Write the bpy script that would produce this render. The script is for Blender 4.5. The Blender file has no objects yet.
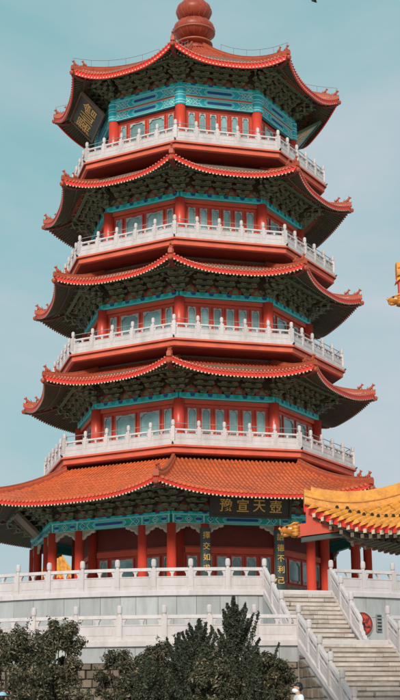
import bpy, bmesh, math, random
import numpy as np
from mathutils import Vector, Matrix
R = math.radians
PI = math.pi
random.seed(7)
rng = np.random.default_rng(7)
SC = bpy.context.scene
COL = SC.collection

# ------------------------------------------------------------------ camera, sky, sun, exposure
H = 1.0                       # camera height above the plaza; level heights below are measured from the eye
DIST, FPX, PITCH, ROLL, YAW = 67.12, 1340.1, 0.266, 0.0078, 0.0029
cam = bpy.data.cameras.new('camera')
cam.sensor_fit = 'HORIZONTAL'; cam.sensor_width = 36; cam.lens = FPX / 400 * 36
cam.clip_start = 0.5; cam.clip_end = 3000
co = bpy.data.objects.new('camera', cam); COL.objects.link(co); SC.camera = co
Fv = Vector((math.sin(YAW) * math.cos(PITCH), math.cos(YAW) * math.cos(PITCH), math.sin(PITCH)))
R0 = Vector((math.cos(YAW), -math.sin(YAW), 0)); U0 = R0.cross(Fv)
cr, sr = math.cos(ROLL), math.sin(ROLL)
Rv = R0 * cr - U0 * sr; Uv = R0 * sr + U0 * cr
M = Matrix((Rv, Uv, -Fv)).transposed().to_4x4(); M.translation = Vector((0, -DIST, H))
co.matrix_world = M

SUN_AZ, SUN_EL = -10, 31      # azimuth from the camera side, negative = to the left
w = bpy.data.worlds.new('World'); SC.world = w; w.use_nodes = True
nt = w.node_tree; nt.nodes.clear()
out = nt.nodes.new('ShaderNodeOutputWorld'); bg = nt.nodes.new('ShaderNodeBackground')
sky = nt.nodes.new('ShaderNodeTexSky'); sky.sky_type = 'NISHITA'; sky.sun_disc = False
sky.sun_elevation = R(SUN_EL); sky.sun_rotation = R(180 + SUN_AZ)
sky.air_density = 1.2; sky.dust_density = 3.0; sky.ozone_density = 2.0
bg.inputs['Strength'].default_value = 0.092
tc = nt.nodes.new('ShaderNodeTexCoord'); mp = nt.nodes.new('ShaderNodeMapping')
mp.inputs['Scale'].default_value = (-1, 1, 2.2); mp.inputs['Location'].default_value = (1.35, 0.2, 0.1)
nz = nt.nodes.new('ShaderNodeTexNoise'); nz.inputs['Scale'].default_value = 1.9; nz.inputs['Detail'].default_value = 9; nz.inputs['Roughness'].default_value = 0.56; nz.inputs['Distortion'].default_value = 0.35
rp = nt.nodes.new('ShaderNodeValToRGB')
rp.color_ramp.elements[0].position = 0.40; rp.color_ramp.elements[0].color = (0.0, 0.0, 0.0, 1)
rp.color_ramp.elements[1].position = 0.66; rp.color_ramp.elements[1].color = (0.97, 0.97, 0.97, 1)
mx = nt.nodes.new('ShaderNodeMix'); mx.data_type = 'RGBA'
mx.inputs['B'].default_value = (4.95, 5.25, 5.75, 1)       # thin grey cloud veil over the blue
tint = nt.nodes.new('ShaderNodeMix'); tint.data_type = 'RGBA'; tint.blend_type = 'MULTIPLY'; tint.inputs['Factor'].default_value = 1
tint.blend_type = 'MIX'; tint.inputs['Factor'].default_value = 0.80; tint.inputs['B'].default_value = (2.55, 4.75, 4.85, 1)    # thin teal haze
L = nt.links.new
L(tc.outputs['Generated'], mp.inputs['Vector']); L(mp.outputs['Vector'], nz.inputs['Vector'])
sx = nt.nodes.new('ShaderNodeSeparateXYZ'); hz = nt.nodes.new('ShaderNodeMapRange'); ad = nt.nodes.new('ShaderNodeMath'); ad.operation = 'ADD'; ad.use_clamp = True
hz.inputs['From Min'].default_value = 0.05; hz.inputs['From Max'].default_value = 0.26; hz.inputs['To Min'].default_value = 0.70; hz.inputs['To Max'].default_value = 0.0   # haze thickens to the horizon
L(tc.outputs['Generated'], sx.inputs['Vector']); L(sx.outputs['Z'], hz.inputs['Value'])
L(nz.outputs['Fac'], rp.inputs['Fac']); L(rp.outputs['Color'], ad.inputs[0]); L(hz.outputs['Result'], ad.inputs[1]); L(ad.outputs['Value'], mx.inputs['Factor'])
L(sky.outputs['Color'], tint.inputs['A']); L(tint.outputs['Result'], mx.inputs['A'])
L(mx.outputs['Result'], bg.inputs['Color']); L(bg.outputs['Background'], out.inputs['Surface'])

sl = bpy.data.lights.new('sun', 'SUN'); sl.energy = 2.2; sl.angle = R(12); sl.color = (1.0, 0.93, 0.84)
so = bpy.data.objects.new('sun', sl); COL.objects.link(so)
sd = Vector((math.sin(R(SUN_AZ)) * math.cos(R(SUN_EL)), -math.cos(R(SUN_AZ)) * math.cos(R(SUN_EL)), math.sin(R(SUN_EL))))
so.rotation_euler = sd.to_track_quat('Z', 'Y').to_euler(); so.location = sd * 90
SC.view_settings.view_transform = 'Standard'; SC.view_settings.look = 'None'
SC.view_settings.exposure = 0.34; SC.view_settings.gamma = 1.0; SC.view_settings.use_curve_mapping = False
SC.cycles.max_bounces = 6; SC.cycles.diffuse_bounces = 3

# ------------------------------------------------------------------ materials
def mat(name, c, rough=0.6, var=0.18, scale=3.0, stretch=1.0, dirt=None, dirt_amt=0.0, dirt_scale=1.2, bump=0.0, bscale=30, spec=0.4, coat=0.0, rnd=0.0):
    m = bpy.data.materials.new(name); m.use_nodes = True
    n = m.node_tree.nodes; l = m.node_tree.links.new; b = n['Principled BSDF']
    b.inputs['Roughness'].default_value = rough; b.inputs['Specular IOR Level'].default_value = spec
    if coat: b.inputs['Coat Weight'].default_value = coat; b.inputs['Coat Roughness'].default_value = 0.42
    g = n.new('ShaderNodeNewGeometry'); mp = n.new('ShaderNodeMapping'); mp.inputs['Scale'].default_value = (1, 1, stretch)
    l(g.outputs['Position'], mp.inputs['Vector'])
    t = n.new('ShaderNodeTexNoise'); t.inputs['Scale'].default_value = scale; t.inputs['Detail'].default_value = 6; t.inputs['Roughness'].default_value = 0.65
    l(mp.outputs['Vector'], t.inputs['Vector'])
    mr = n.new('ShaderNodeMapRange'); mr.inputs['From Min'].default_value = 0.25; mr.inputs['From Max'].default_value = 0.75
    mr.inputs['To Min'].default_value = 1 - var; mr.inputs['To Max'].default_value = 1 + var
    l(t.outputs['Fac'], mr.inputs['Value'])
    val = mr.outputs['Result']
    if rnd:
        oi = n.new('ShaderNodeObjectInfo'); m2 = n.new('ShaderNodeMapRange')
        m2.inputs['To Min'].default_value = 1 - rnd; m2.inputs['To Max'].default_value = 1 + rnd
        l(oi.outputs['Random'], m2.inputs['Value'])
        mm = n.new('ShaderNodeMath'); mm.operation = 'MULTIPLY'; l(val, mm.inputs[0]); l(m2.outputs['Result'], mm.inputs[1]); val = mm.outputs['Value']
    vm = n.new('ShaderNodeVectorMath'); vm.operation = 'SCALE'; vm.inputs[0].default_value = c; l(val, vm.inputs['Scale'])
    res = vm.outputs['Vector']
    if dirt is not None:
        t2 = n.new('ShaderNodeTexNoise'); t2.inputs['Scale'].default_value = dirt_scale; t2.inputs['Detail'].default_value = 8; t2.inputs['Roughness'].default_value = 0.7
        l(mp.outputs['Vector'], t2.inputs['Vector'])
        r2 = n.new('ShaderNodeMapRange'); r2.inputs['From Min'].default_value = 0.48; r2.inputs['From Max'].default_value = 0.75
        r2.inputs['To Max'].default_value = dirt_amt; l(t2.outputs['Fac'], r2.inputs['Value'])
        mixn = n.new('ShaderNodeMix'); mixn.data_type = 'RGBA'; l(r2.outputs['Result'], mixn.inputs['Factor'])
        l(res, mixn.inputs['A']); mixn.inputs['B'].default_value = (*dirt, 1); res = mixn.outputs['Result']
    l(res, b.inputs['Base Color'])
    if bump:
        t3 = n.new('ShaderNodeTexNoise'); t3.inputs['Scale'].default_value = bscale; t3.inputs['Detail'].default_value = 4
        l(g.outputs['Position'], t3.inputs['Vector'])
        bp = n.new('ShaderNodeBump'); bp.inputs['Strength'].default_value = bump; bp.inputs['Distance'].default_value = 0.02
        l(t3.outputs['Fac'], bp.inputs['Height']); l(bp.outputs['Normal'], b.inputs['Normal'])
    return m
MT = dict(
    marble=mat('white_marble', (0.62, 0.562, 0.555), 0.55, 0.10, 3.0, 0.22, (0.36, 0.30, 0.26), 0.55, 2.2, 0.2, 14, rnd=0.05),
    slab=mat('grey_marble', (0.43, 0.435, 0.435), 0.5, 0.16, 3.0, 0.22, (0.26, 0.235, 0.21), 0.65, 1.8, 0.2, 10, rnd=0.10),
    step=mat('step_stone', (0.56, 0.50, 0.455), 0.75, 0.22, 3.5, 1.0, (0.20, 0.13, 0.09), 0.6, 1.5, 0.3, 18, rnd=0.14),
    stepd=mat('stair_core_stone', (0.13, 0.085, 0.06), 0.85, 0.3, 4),
    dusty=mat('dusty_timber', (0.20, 0.16, 0.12), 0.8, 0.25, 4, 1, (0.10, 0.08, 0.06), 0.6, 3),
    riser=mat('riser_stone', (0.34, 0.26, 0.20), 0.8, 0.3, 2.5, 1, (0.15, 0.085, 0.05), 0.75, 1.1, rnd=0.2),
    rubble=mat('rubble_stone', (0.22, 0.168, 0.125), 0.85, 0.3, 4, 1, (0.09, 0.07, 0.055), 0.5, 2, 0.6, 9, rnd=0.3),
    mortar=mat('mortar', (0.17, 0.15, 0.13), 0.9, 0.2, 5),
    ground=mat('plaza_stone', (0.48, 0.44, 0.40), 0.8, 0.15, 0.6, 1, (0.2, 0.18, 0.16), 0.5, 0.3),
    red=mat('red_wall_paint', (0.64, 0.082, 0.040), 0.5, 0.22, 1.5, 0.3, (0.36, 0.05, 0.03), 0.5, 1.0),
    redcol=mat('red_column_lacquer', (0.70, 0.072, 0.040), 0.36, 0.16, 2.2, 0.25, (0.40, 0.045, 0.03), 0.6, 1.4, spec=0.5, coat=0.35),
    redfas=mat('red_eave_paint', (0.80, 0.045, 0.028), 0.45, 0.10, 2),
    salmon=mat('faded_red_cornice', (0.72, 0.140, 0.075), 0.6, 0.18, 1.5, 0.5, (0.42, 0.08, 0.055), 0.4, 1.0),
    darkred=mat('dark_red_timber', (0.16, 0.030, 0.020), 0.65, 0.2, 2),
    tile=mat('orange_roof_tile', (0.72, 0.150, 0.050), 0.26, 0.32, 5, 1, (0.30, 0.085, 0.045), 0.75, 0.7, spec=0.5, coat=0.3),
    tileend=mat('pale_tile_end', (0.70, 0.46, 0.36), 0.45, 0.2, 5),
    tilered=mat('red_roof_tile', (0.62, 0.105, 0.050), 0.25, 0.3, 5, 1, (0.30, 0.07, 0.045), 0.7, 0.8, spec=0.5, coat=0.4),
    pan=mat('shaded_pan_tile', (0.34, 0.080, 0.034), 0.6, 0.3, 4),  # tile colour darkened: gully shade between the barrel rows is painted in
    goldpan=mat('shaded_golden_pan_tile', (0.50, 0.20, 0.03), 0.5, 0.3, 4),  # golden glaze darkened to paint in shade between rows; also colours ridge grooves
    goldorange=mat('amber_glaze', (0.55, 0.19, 0.022), 0.3, 0.35, 9, 1, (0.25, 0.06, 0.01), 0.7, 7, spec=0.5),
    redpanel=mat('dull_red_panel', (0.34, 0.065, 0.035), 0.6, 0.2, 4),
    ridge=mat('ridge_tile', (0.46, 0.090, 0.040), 0.55, 0.22, 3, 1, (0.2, 0.05, 0.03), 0.6, 1.5),
    gold=mat('golden_glazed_tile', (0.76, 0.32, 0.042), 0.32, 0.30, 7, 1, (0.42, 0.13, 0.02), 0.85, 3.2, spec=0.5, coat=0.3),
    goldpale=mat('pale_golden_tile', (0.80, 0.47, 0.13), 0.35, 0.2, 6, 1, (0.5, 0.2, 0.04), 0.6, 3, spec=0.5),
    goldleaf=mat('gold_lettering', (0.80, 0.43, 0.10), 0.35, 0.1, 6),
    signbrown=mat('brown_signboard', (0.050, 0.034, 0.026), 0.5, 0.15, 3),
    sign=mat('dark_signboard', (0.040, 0.045, 0.038), 0.5, 0.15, 3),
    signteal=mat('pale_teal_board', (0.22, 0.38, 0.40), 0.5, 0.12, 3),
    couplet=mat('dark_green_board', (0.045, 0.065, 0.06), 0.45, 0.15, 3),
    teal=mat('teal_beam_paint', (0.012, 0.42, 0.50), 0.5, 0.15, 4, 1, (0.02, 0.16, 0.2), 0.4, 3),
    aqua=mat('aqua_beam_paint', (0.03, 0.56, 0.58), 0.5, 0.15, 4),
    green=mat('green_beam_paint', (0.015, 0.38, 0.30), 0.5, 0.15, 4, 1, (0.02, 0.12, 0.1), 0.4, 3),
    blue=mat('deep_blue_paint', (0.012, 0.085, 0.27), 0.5, 0.15, 4),
    line=mat('pale_outline_paint', (0.45, 0.76, 0.72), 0.5, 0.12, 5),
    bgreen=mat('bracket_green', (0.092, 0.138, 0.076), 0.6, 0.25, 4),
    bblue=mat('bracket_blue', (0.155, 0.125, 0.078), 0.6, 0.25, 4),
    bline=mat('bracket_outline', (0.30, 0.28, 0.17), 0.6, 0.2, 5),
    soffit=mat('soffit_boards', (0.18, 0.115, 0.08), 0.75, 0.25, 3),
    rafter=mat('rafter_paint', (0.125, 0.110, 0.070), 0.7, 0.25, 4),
    raftend=mat('rafter_end_paint', (0.70, 0.55, 0.38), 0.6, 0.15, 4),
    orange=mat('orange_motif', (0.48, 0.13, 0.04), 0.55, 0.2, 5),
    cream=mat('carved_cream', (0.52, 0.43, 0.36), 0.6, 0.25, 8, 1, (0.25, 0.2, 0.16), 0.6, 6),
    frame=mat('window_frame_red', (0.48, 0.060, 0.036), 0.5, 0.15, 3),
    lattice=mat('pale_lattice', (0.42, 0.44, 0.40), 0.5, 0.2, 6),
    metal=mat('grey_metal', (0.28, 0.28, 0.28), 0.4, 0.1, 4),
    black=mat('black_metal', (0.025, 0.024, 0.023), 0.5, 0.1, 4),
    finial=mat('finial_glaze', (0.36, 0.060, 0.030), 0.42, 0.3, 3, .5, (0.13, 0.025, 0.015), 0.8, 2.2, spec=0.4),
    finband=mat('finial_band', (0.40, 0.13, 0.07), 0.4, 0.2, 4),
    brick=mat('grey_brick', (0.26, 0.22, 0.17), 0.8, 0.25, 5, rnd=0.2),
    leaf=mat('shrub_leaf', (0.060, 0.062, 0.032), 0.55, 0.45, 3.5, spec=0.35),
    leafpale=mat('shrub_leaf_pale', (0.22, 0.175, 0.11), 0.55, 0.4, 3.5, spec=0.35),
    needle=mat('conifer_needle', (0.042, 0.052, 0.030), 0.65, 0.45, 4),
    needlepale=mat('conifer_needle_pale', (0.085, 0.088, 0.052), 0.65, 0.4, 4),
    bark=mat('bark', (0.08, 0.055, 0.04), 0.9, 0.3, 8),
    skin=mat('skin', (0.50, 0.27, 0.18), 0.5, 0.06, 5), hair=mat('black_hair', (0.012, 0.010, 0.010), 0.5, 0.2, 8),
    cloth=mat('white_cloth', (0.72, 0.72, 0.74), 0.8, 0.06, 5), navy=mat('navy_cloth', (0.03, 0.04, 0.08), 0.85, 0.1, 5),
    capblue=mat('light_blue_cap', (0.30, 0.52, 0.66), 0.7, 0.15, 9), mask=mat('mask_fabric', (0.82, 0.83, 0.85), 0.8, 0.03, 5),
    maroon=mat('maroon_carving', (0.20, 0.045, 0.035), 0.5, 0.3, 8), plaster=mat('pale_plaster', (0.55, 0.50, 0.45), 0.8, 0.1, 2),
)
def glass(name, c):
    m = mat(name, c, 0.10, 0.45, 1.6, spec=0.6, rnd=0.30)
    return m
MT['pane'] = glass('teal_window_glass', (0.22, 0.37, 0.37))
MT['panedark'] = glass('dark_window_glass', (0.06, 0.10, 0.105))

# ------------------------------------------------------------------ helpers
W = {}                          # world position of every parent (no parent is rotated unless noted)
class MB:
    def __init__(s): s.v = []; s.f = []; s.m = []; s.names = []
    def mi(s, mname):
        if mname not in s.names: s.names.append(mname)
        return s.names.index(mname)
    def poly(s, pts, mname):
        i = len(s.v); s.v += [tuple(p) for p in pts]; s.f.append(tuple(range(i, i + len(pts)))); s.m.append(s.mi(mname))
    def box(s, c, d, mname, T=None, top=None):
        x, y, z = c; a, b, h = d[0] / 2, d[1] / 2, d[2] / 2
        t = top if top else (1, 1)
        p = [(-a, -b, -h), (a, -b, -h), (a, b, -h), (-a, b, -h), (-a * t[0], -b * t[1], h), (a * t[0], -b * t[1], h), (a * t[0], b * t[1], h), (-a * t[0], b * t[1], h)]
        p = [Vector((x + q[0], y + q[1], z + q[2])) for q in p]
        if T: p = [T @ q for q in p]
        s.hexa(p, mname)
    def hexa(s, p, mname):
        i = len(s.v); s.v += [tuple(q) for q in p]; k = s.mi(mname)
        for f in ((0, 3, 2, 1), (4, 5, 6, 7), (0, 1, 5, 4), (1, 2, 6, 5), (2, 3, 7, 6), (3, 0, 4, 7)):
            s.f.append(tuple(i + j for j in f)); s.m.append(k)
    def prism(s, pts2, y0, y1, mname, T=None):
        """polygon in x,z extruded from y0 (front) to y1 (back)"""
        n = len(pts2); i = len(s.v); k = s.mi(mname)
        a = [Vector((p[0], y0, p[1])) for p in pts2] + [Vector((p[0], y1, p[1])) for p in pts2]
        if T: a = [T @ q for q in a]
        s.v += [tuple(q) for q in a]
        s.f.append(tuple(i + j for j in range(n))); s.m.append(k)
        s.f.append(tuple(i + n + j for j in reversed(range(n)))); s.m.append(k)
        for j in range(n):
            jj = (j + 1) % n; s.f.append((i + j, i + n + j, i + n + jj, i + jj)); s.m.append(k)
    def lathe(s, prof, n, mname, a0=0.0, c=(0, 0, 0), caps=True, mats=None, arc=None):
        i = len(s.v); k0 = s.mi(mname); full = arc is None
        A = [a0 + 2 * PI * j / n for j in range(n)] if full else [arc[0] + (arc[1] - arc[0]) * j / n for j in range(n + 1)]
        for (r, z) in prof:
            for a in A: s.v.append((c[0] + r * math.sin(a), c[1] - r * math.cos(a), c[2] + z))
        m = len(A)
        for q in range(len(prof) - 1):
            k = s.mi(mats[q]) if mats else k0
            for j in range(m if full else m - 1):
                jj = (j + 1) % m
                s.f.append((i + q * m + j, i + q * m + jj, i + (q + 1) * m + jj, i + (q + 1) * m + j)); s.m.append(k)
        if caps and full:
            s.f.append(tuple(i + j for j in reversed(range(m)))); s.m.append(k0)
            b = i + (len(prof) - 1) * m; s.f.append(tuple(b + j for j in range(m))); s.m.append(k0)
    def tube(s, path, rad, n, mname, caps=True):
        """round tube along a path of points; rad may be a list"""
        i = len(s.v); k = s.mi(mname); P = [Vector(p) for p in path]
        for q, p in enumerate(P):
            d = (P[min(q + 1, len(P) - 1)] - P[max(q - 1, 0)]).normalized()
            x = d.cross(Vector((0, 0, 1)))
            if x.length < 1e-4: x = Vector((1, 0, 0))
            x.normalize(); y = x.cross(d); r = rad[q] if isinstance(rad, (list, tuple)) else rad
            for j in range(n):
                a = 2 * PI * j / n; s.v.append(tuple(p + x * (r * math.cos(a)) + y * (r * math.sin(a))))
        for q in range(len(P) - 1):
            for j in range(n):
                jj = (j + 1) % n; s.f.append((i + q * n + j, i + q * n + jj, i + (q + 1) * n + jj, i + (q + 1) * n + j)); s.m.append(k)
        if caps:
            s.f.append(tuple(i + j for j in reversed(range(n)))); s.m.append(k)
            b = i + (len(P) - 1) * n; s.f.append(tuple(b + j for j in range(n))); s.m.append(k)
    def sweep(s, path, w, h, mname, flare=None, mats=None):
        """box section (bottom on the path) along a path"""
        i = len(s.v); k = s.mi(mname); P = [Vector(p) for p in path]
        for q, p in enumerate(P):
            d = P[min(q + 1, len(P) - 1)] - P[max(q - 1, 0)]; d.z = 0; d.normalize(); x = Vector((d.y, -d.x, 0))
            ww = (w[q] if isinstance(w, list) else w) / 2; hh = h[q] if isinstance(h, list) else h
            for (a, b) in ((-1, 0), (1, 0), (1, 0.72), (0.6, 1), (-0.6, 1), (-1, 0.72)): s.v.append(tuple(p + x * (a * ww) + Vector((0, 0, b * hh))))
        n = 6
        for q in range(len(P) - 1):
            for j in range(n):
                jj = (j + 1) % n; s.f.append((i + q * n + j, i + q * n + jj, i + (q + 1) * n + jj, i + (q + 1) * n + j)); s.m.append(k)
        s.f.append(tuple(i + j for j in reversed(range(n)))); s.m.append(k)
        b = i + (len(P) - 1) * n; s.f.append(tuple(b + j for j in range(n))); s.m.append(k)
    def mesh(s, name, smooth=False, inset=None):
        me = bpy.data.meshes.new(name); me.from_pydata(s.v, [], s.f)
        for nme in s.names: me.materials.append(MT[nme])
        me.polygons.foreach_set('material_index', s.m)
        bm = bmesh.new(); bm.from_mesh(me); bmesh.ops.recalc_face_normals(bm, faces=bm.faces)
        if inset:
            me.materials.append(MT[inset[1]]); k = len(me.materials) - 1
            fs = [f for f in bm.faces if f.calc_area() > inset[2]]
            r = bmesh.ops.inset_individual(bm, faces=fs, thickness=inset[0], depth=0.0)
            for f in r['faces']: f.material_index = k
        bm.to_mesh(me); bm.free()
        if smooth: me.polygons.foreach_set('use_smooth', [True] * len(me.polygons))
        me.update(); return me

def link(name, me, parent=None, loc=(0, 0, 0), rz=0.0, kind=None, rot=None, scale=None):
    o = bpy.data.objects.new(name, me); COL.objects.link(o)
    loc = Vector(loc); W[o] = loc
    if parent is not None: o.parent = parent; o.location = loc - W[parent]
    else: o.location = loc
    o.rotation_euler = rot if rot else (0, 0, rz)
    if scale: o.scale = scale
    if kind: o['kind'] = kind
    return o
def thing(name, label, cat, loc=(0, 0, 0), group=None, me=None, rz=0.0, kind=None):
    o = link(name, me, None, loc, rz); o['label'] = label; o['category'] = cat
    if group: o['group'] = group
    if kind: o['kind'] = kind
    return o
def text_mesh(body, size, m, ext=0.012, bold=0.0):
    c = bpy.data.curves.new('lettering', 'FONT'); c.body = body; c.size = size; c.extrude = ext; c.offset = bold
    c.align_x = 'CENTER'; c.align_y = 'CENTER'
    o = bpy.data.objects.new('lettering', c); COL.objects.link(o)
    bpy.context.view_layer.update(); dg = bpy.context.evaluated_depsgraph_get()
    me = bpy.data.meshes.new_from_object(o.evaluated_get(dg)); bpy.data.objects.remove(o)
    me.materials.clear(); me.materials.append(MT[m])
    v = np.zeros(len(me.vertices) * 3); me.vertices.foreach_get('co', v); v = v.reshape(-1, 3)
    v[:, :2] -= (v[:, :2].min(0) + v[:, :2].max(0)) / 2; me.vertices.foreach_set('co', v.ravel()); me.update()
    return me
def pol(r, az, z): a = R(az); return Vector((r * math.sin(a), -r * math.cos(a), z))

AZC = -7.84                                   # azimuth of the corner nearest the camera
FACE = [AZC + 22.5 + 45 * k for k in range(8)]  # face 0 carries the entrance and the stairs
CORN = [AZC + 45 * k for k in range(8)]
C8 = math.cos(R(22.5)); T8 = math.tan(R(22.5))

# ------------------------------------------------------------------ roof sector generator (n sides)
class Roof:
    def __init__(s, n, a_top, z_top, a_mid, z_mid, r_tip, z_tip, p=2.7, conc=0.32):
        s.n = n; s.T = math.tan(PI / n); s.at, s.zt, s.am, s.zm = a_top, z_top, a_mid, z_mid
        s.ac = r_tip * math.cos(PI / n); s.lift = z_tip - z_mid; s.p = p; s.conc = conc
    def ae(s, t): return s.am + (s.ac - s.am) * abs(t) ** s.p
    def pt(s, v, t):
        a = s.at + (s.ae(t) - s.at) * v
        z = s.zt + (s.zm - s.zt) * ((1 + s.conc) * v - s.conc * v * v) + s.lift * abs(t) ** s.p * v ** 2.2
        return Vector((a * s.T * t, -a, z))
    def at_u(s, v, u):
        t = 0.0
        for _ in range(12):
            a = s.at + (s.ae(max(-1, min(1, t))) - s.at) * v; t = u / (a * s.T)
        return t
    def vmin(s, u):
        lo, hi = 0.0, 1.0
        if abs(s.at_u(0, u)) <= 1: return 0.0
        for _ in range(26):
            m = (lo + hi) / 2
            if abs(s.at_u(m, u)) > 1: lo = m
            else: hi = m
        return hi
    def rows(s, spacing):
        half = s.ac * s.T; k = int((half - spacing * 0.35) / spacing)
        return [j * spacing for j in range(-k, k + 1)]

def roof_sheet(rf, a_in, z_in, mtop, msof, rz=0.0, nt=24, nv=8):
    """closed roof body of all sides: tiled top sheet and boarded soffit"""
    mb = MB(); n = rf.n
    for k in range(n):
        Tm = Matrix.Rotation(rz + 2 * PI * k / n, 4, 'Z')
        for i in range(nt):
            t0, t1 = -1 + 2 * i / nt, -1 + 2 * (i + 1) / nt
            for j in range(nv):
                v0, v1 = j / nv, (j + 1) / nv
                mb.poly([Tm @ rf.pt(v0, t0), Tm @ rf.pt(v1, t0), Tm @ rf.pt(v1, t1), Tm @ rf.pt(v0, t1)], mtop)
            for j in range(4):
                v0, v1 = j / 4, (j + 1) / 4
                mb.poly([Tm @ soff(rf, a_in, z_in, v0, t0), Tm @ soff(rf, a_in, z_in, v0, t1), Tm @ soff(rf, a_in, z_in, v1, t1), Tm @ soff(rf, a_in, z_in, v1, t0)], msof)
            mb.poly([Tm @ rf.pt(1, t0), Tm @ soff(rf, a_in, z_in, 1, t0), Tm @ soff(rf, a_in, z_in, 1, t1), Tm @ rf.pt(1, t1)], msof)
    me = bpy.data.meshes.new('roof'); me.from_pydata(mb.v, [], mb.f)
    for nme in mb.names: me.materials.append(MT[nme])
    me.polygons.foreach_set('material_index', mb.m); me.update()
    return me
def soff(rf, a_in, z_in, v, t, drop=0.12):
    ae = rf.ae(t) - 0.04; a = a_in + (ae - a_in) * v
    z = z_in + (rf.zm - drop - z_in) * v + rf.lift * abs(t) ** rf.p * v ** 2.0
    return Vector((a * rf.T * t, -a, z))
def tile_row(mb, rf, u, rad, mtile, mend, nailm=None, tl=0.34, ns=5, v_from=None, point=0.0):
    v0 = rf.vmin(u) if v_from is None else max(v_from, rf.vmin(u))
    length = (rf.am - rf.at) * (1 - v0) * 1.08
    k = max(1, int(length / tl)); P = []
    for q in range(k + 1):
        v = v0 + (1 - v0) * q / k; t = rf.at_u(v, u); p = rf.pt(v, max(-1, min(1, t))); p.x = u; P.append(p)
    d = (P[-1] - P[-2]).normalized(); P[-1] = P[-1] + d * 0.09
    # half-round barrel tiles, each butting over the next one below
    for q in range(len(P) - 1):
        a, b = P[q], P[q + 1]; i = len(mb.v); km = mb.mi(mtile)
        for (p, r) in ((a, rad * 0.94), (b, rad * 1.05)):
            for j in range(ns):
                th = PI * j / (ns - 1); mb.v.append((p.x + r * math.cos(th), p.y, p.z + r * math.sin(th) * 1.15 - 0.01))
        for j in range(ns - 1):
            mb.f.append((i + j, i + ns + j, i + ns + j + 1, i + j + 1)); mb.m.append(km)
        if q == len(P) - 2:
            ke = mb.mi(mend); c = []
            for j in range(8):
                th = 2 * PI * j / 8; c.append((b.x + rad * 1.0 * math.cos(th), b.y - 0.012, b.z + rad * 0.25 + rad * 0.9 * math.sin(th)))
            if not point: mb.poly(list(reversed(c)), mend)
            if point:
                kk = mb.mi(mtile); dv = (b - a).normalized(); ap = b + dv * point - Vector((0, 0, rad * .1)); j0 = len(mb.v); mb.v.append(tuple(ap))
                for j in range(ns - 1): mb.f.append((i + ns + j, j0, i + ns + j + 1)); mb.m.append(kk)
                mb.f.append((i + ns + ns - 1, j0, i + ns)); mb.m.append(kk)
            if nailm:
                c0 = a + (b - a) * 0.35 + Vector((0, 0, rad * 1.15))
                mb.box(c0 + Vector((0, 0, 0.02)), (rad * 0.95, rad * 0.95, rad * 0.9), nailm, top=(0.5, 0.5))
    return P
def tile_rows_mesh(rf, spacing, rad, mtile, mend, nailm=None, skip=None, tl=0.42, point=0.0):
    mb = MB()
    for u in rf.rows(spacing):
        if skip and skip(u): continue
        tile_row(mb, rf, u, rad, mtile, mend, nailm, tl, point=point)
        # drip tile hanging between rows at the eave
        um = u + spacing / 2; t = rf.at_u(1, um)
        if abs(t) < 0.97:
            p = rf.pt(1, t); mb.poly([(um - spacing * .3, p.y - .03, p.z), (um - spacing * .16, p.y - .035, p.z - rad * .5), (um, p.y - .06, p.z - rad * .8), (um + spacing * .16, p.y - .035, p.z - rad * .5), (um + spacing * .3, p.y - .03, p.z)], mtile)
    return mb.mesh('tile_rows')
def fascia_mesh(rf, h, m, nt=28, y_off=-0.05, z0=-0.02):
    mb = MB()
    for i in range(nt):
        t0, t1 = -1 + 2 * i / nt, -1 + 2 * (i + 1) / nt
        a, b = rf.pt(1, t0), rf.pt(1, t1)
        o = Vector((0, y_off, z0)); dn = Vector((0, 0.015, -h)); bk = Vector((0, 0.06, 0))
        mb.hexa([a + o + dn, b + o + dn, b + o + dn + bk, a + o + dn + bk, a + o, b + o, b + o + bk, a + o + bk], m)
    return mb.mesh('eave_fascia')
def rafters_mesh(rf, a_in, z_in, spacing, size, mr, mend, drop=0.12):
    mb = MB()
    for u in rf.rows(spacing):
        t1 = max(-1, min(1, rf.at_u(1, u)))
        v0 = 0.0
        lo, hi = 0.0, 1.0
        for _ in range(18):
            m_ = (lo + hi) / 2; a = a_in + (rf.ae(t1) - a_in) * m_
            if abs(u) > a * rf.T: lo = m_
            else: hi = m_
        v0 = hi if abs(u) > a_in * rf.T else 0.0
        pts = []
        for v in (v0, (v0 + 1) / 2, 1.0):
            a = a_in + (rf.ae(t1) - 0.04 - a_in) * v; t = max(-1, min(1, u / (a * rf.T)))
            p = soff(rf, a_in, z_in, v, t, drop); p.x = u; pts.append(p)
        if (pts[2] - pts[0]).length < 0.15: continue
        h = size / 2
        for (p, q, off) in ((pts[0], pts[1], size * 1.5), (pts[0] * .35 + pts[1] * .65, pts[2] + Vector((0, -0.10, 0)), size * 0.5)):
            A = [p + Vector((sx * h, 0, sz * h - off)) for sx, sz in ((-1, -1), (1, -1), (1, 1), (-1, 1))]
            B = [q + Vector((sx * h, 0, sz * h - off)) for sx, sz in ((-1, -1), (1, -1), (1, 1), (-1, 1))]
            i = len(mb.v); mb.v += [tuple(x) for x in A + B]; k = mb.mi(mr); ke = mb.mi(mend)
            for f in ((0, 1, 5, 4), (1, 2, 6, 5), (2, 3, 7, 6), (3, 0, 4, 7)): mb.f.append(tuple(i + j for j in f)); mb.m.append(k)
            mb.f.append((i + 4, i + 5, i + 6, i + 7)); mb.m.append(ke)
    return mb.mesh('rafters')
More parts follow.
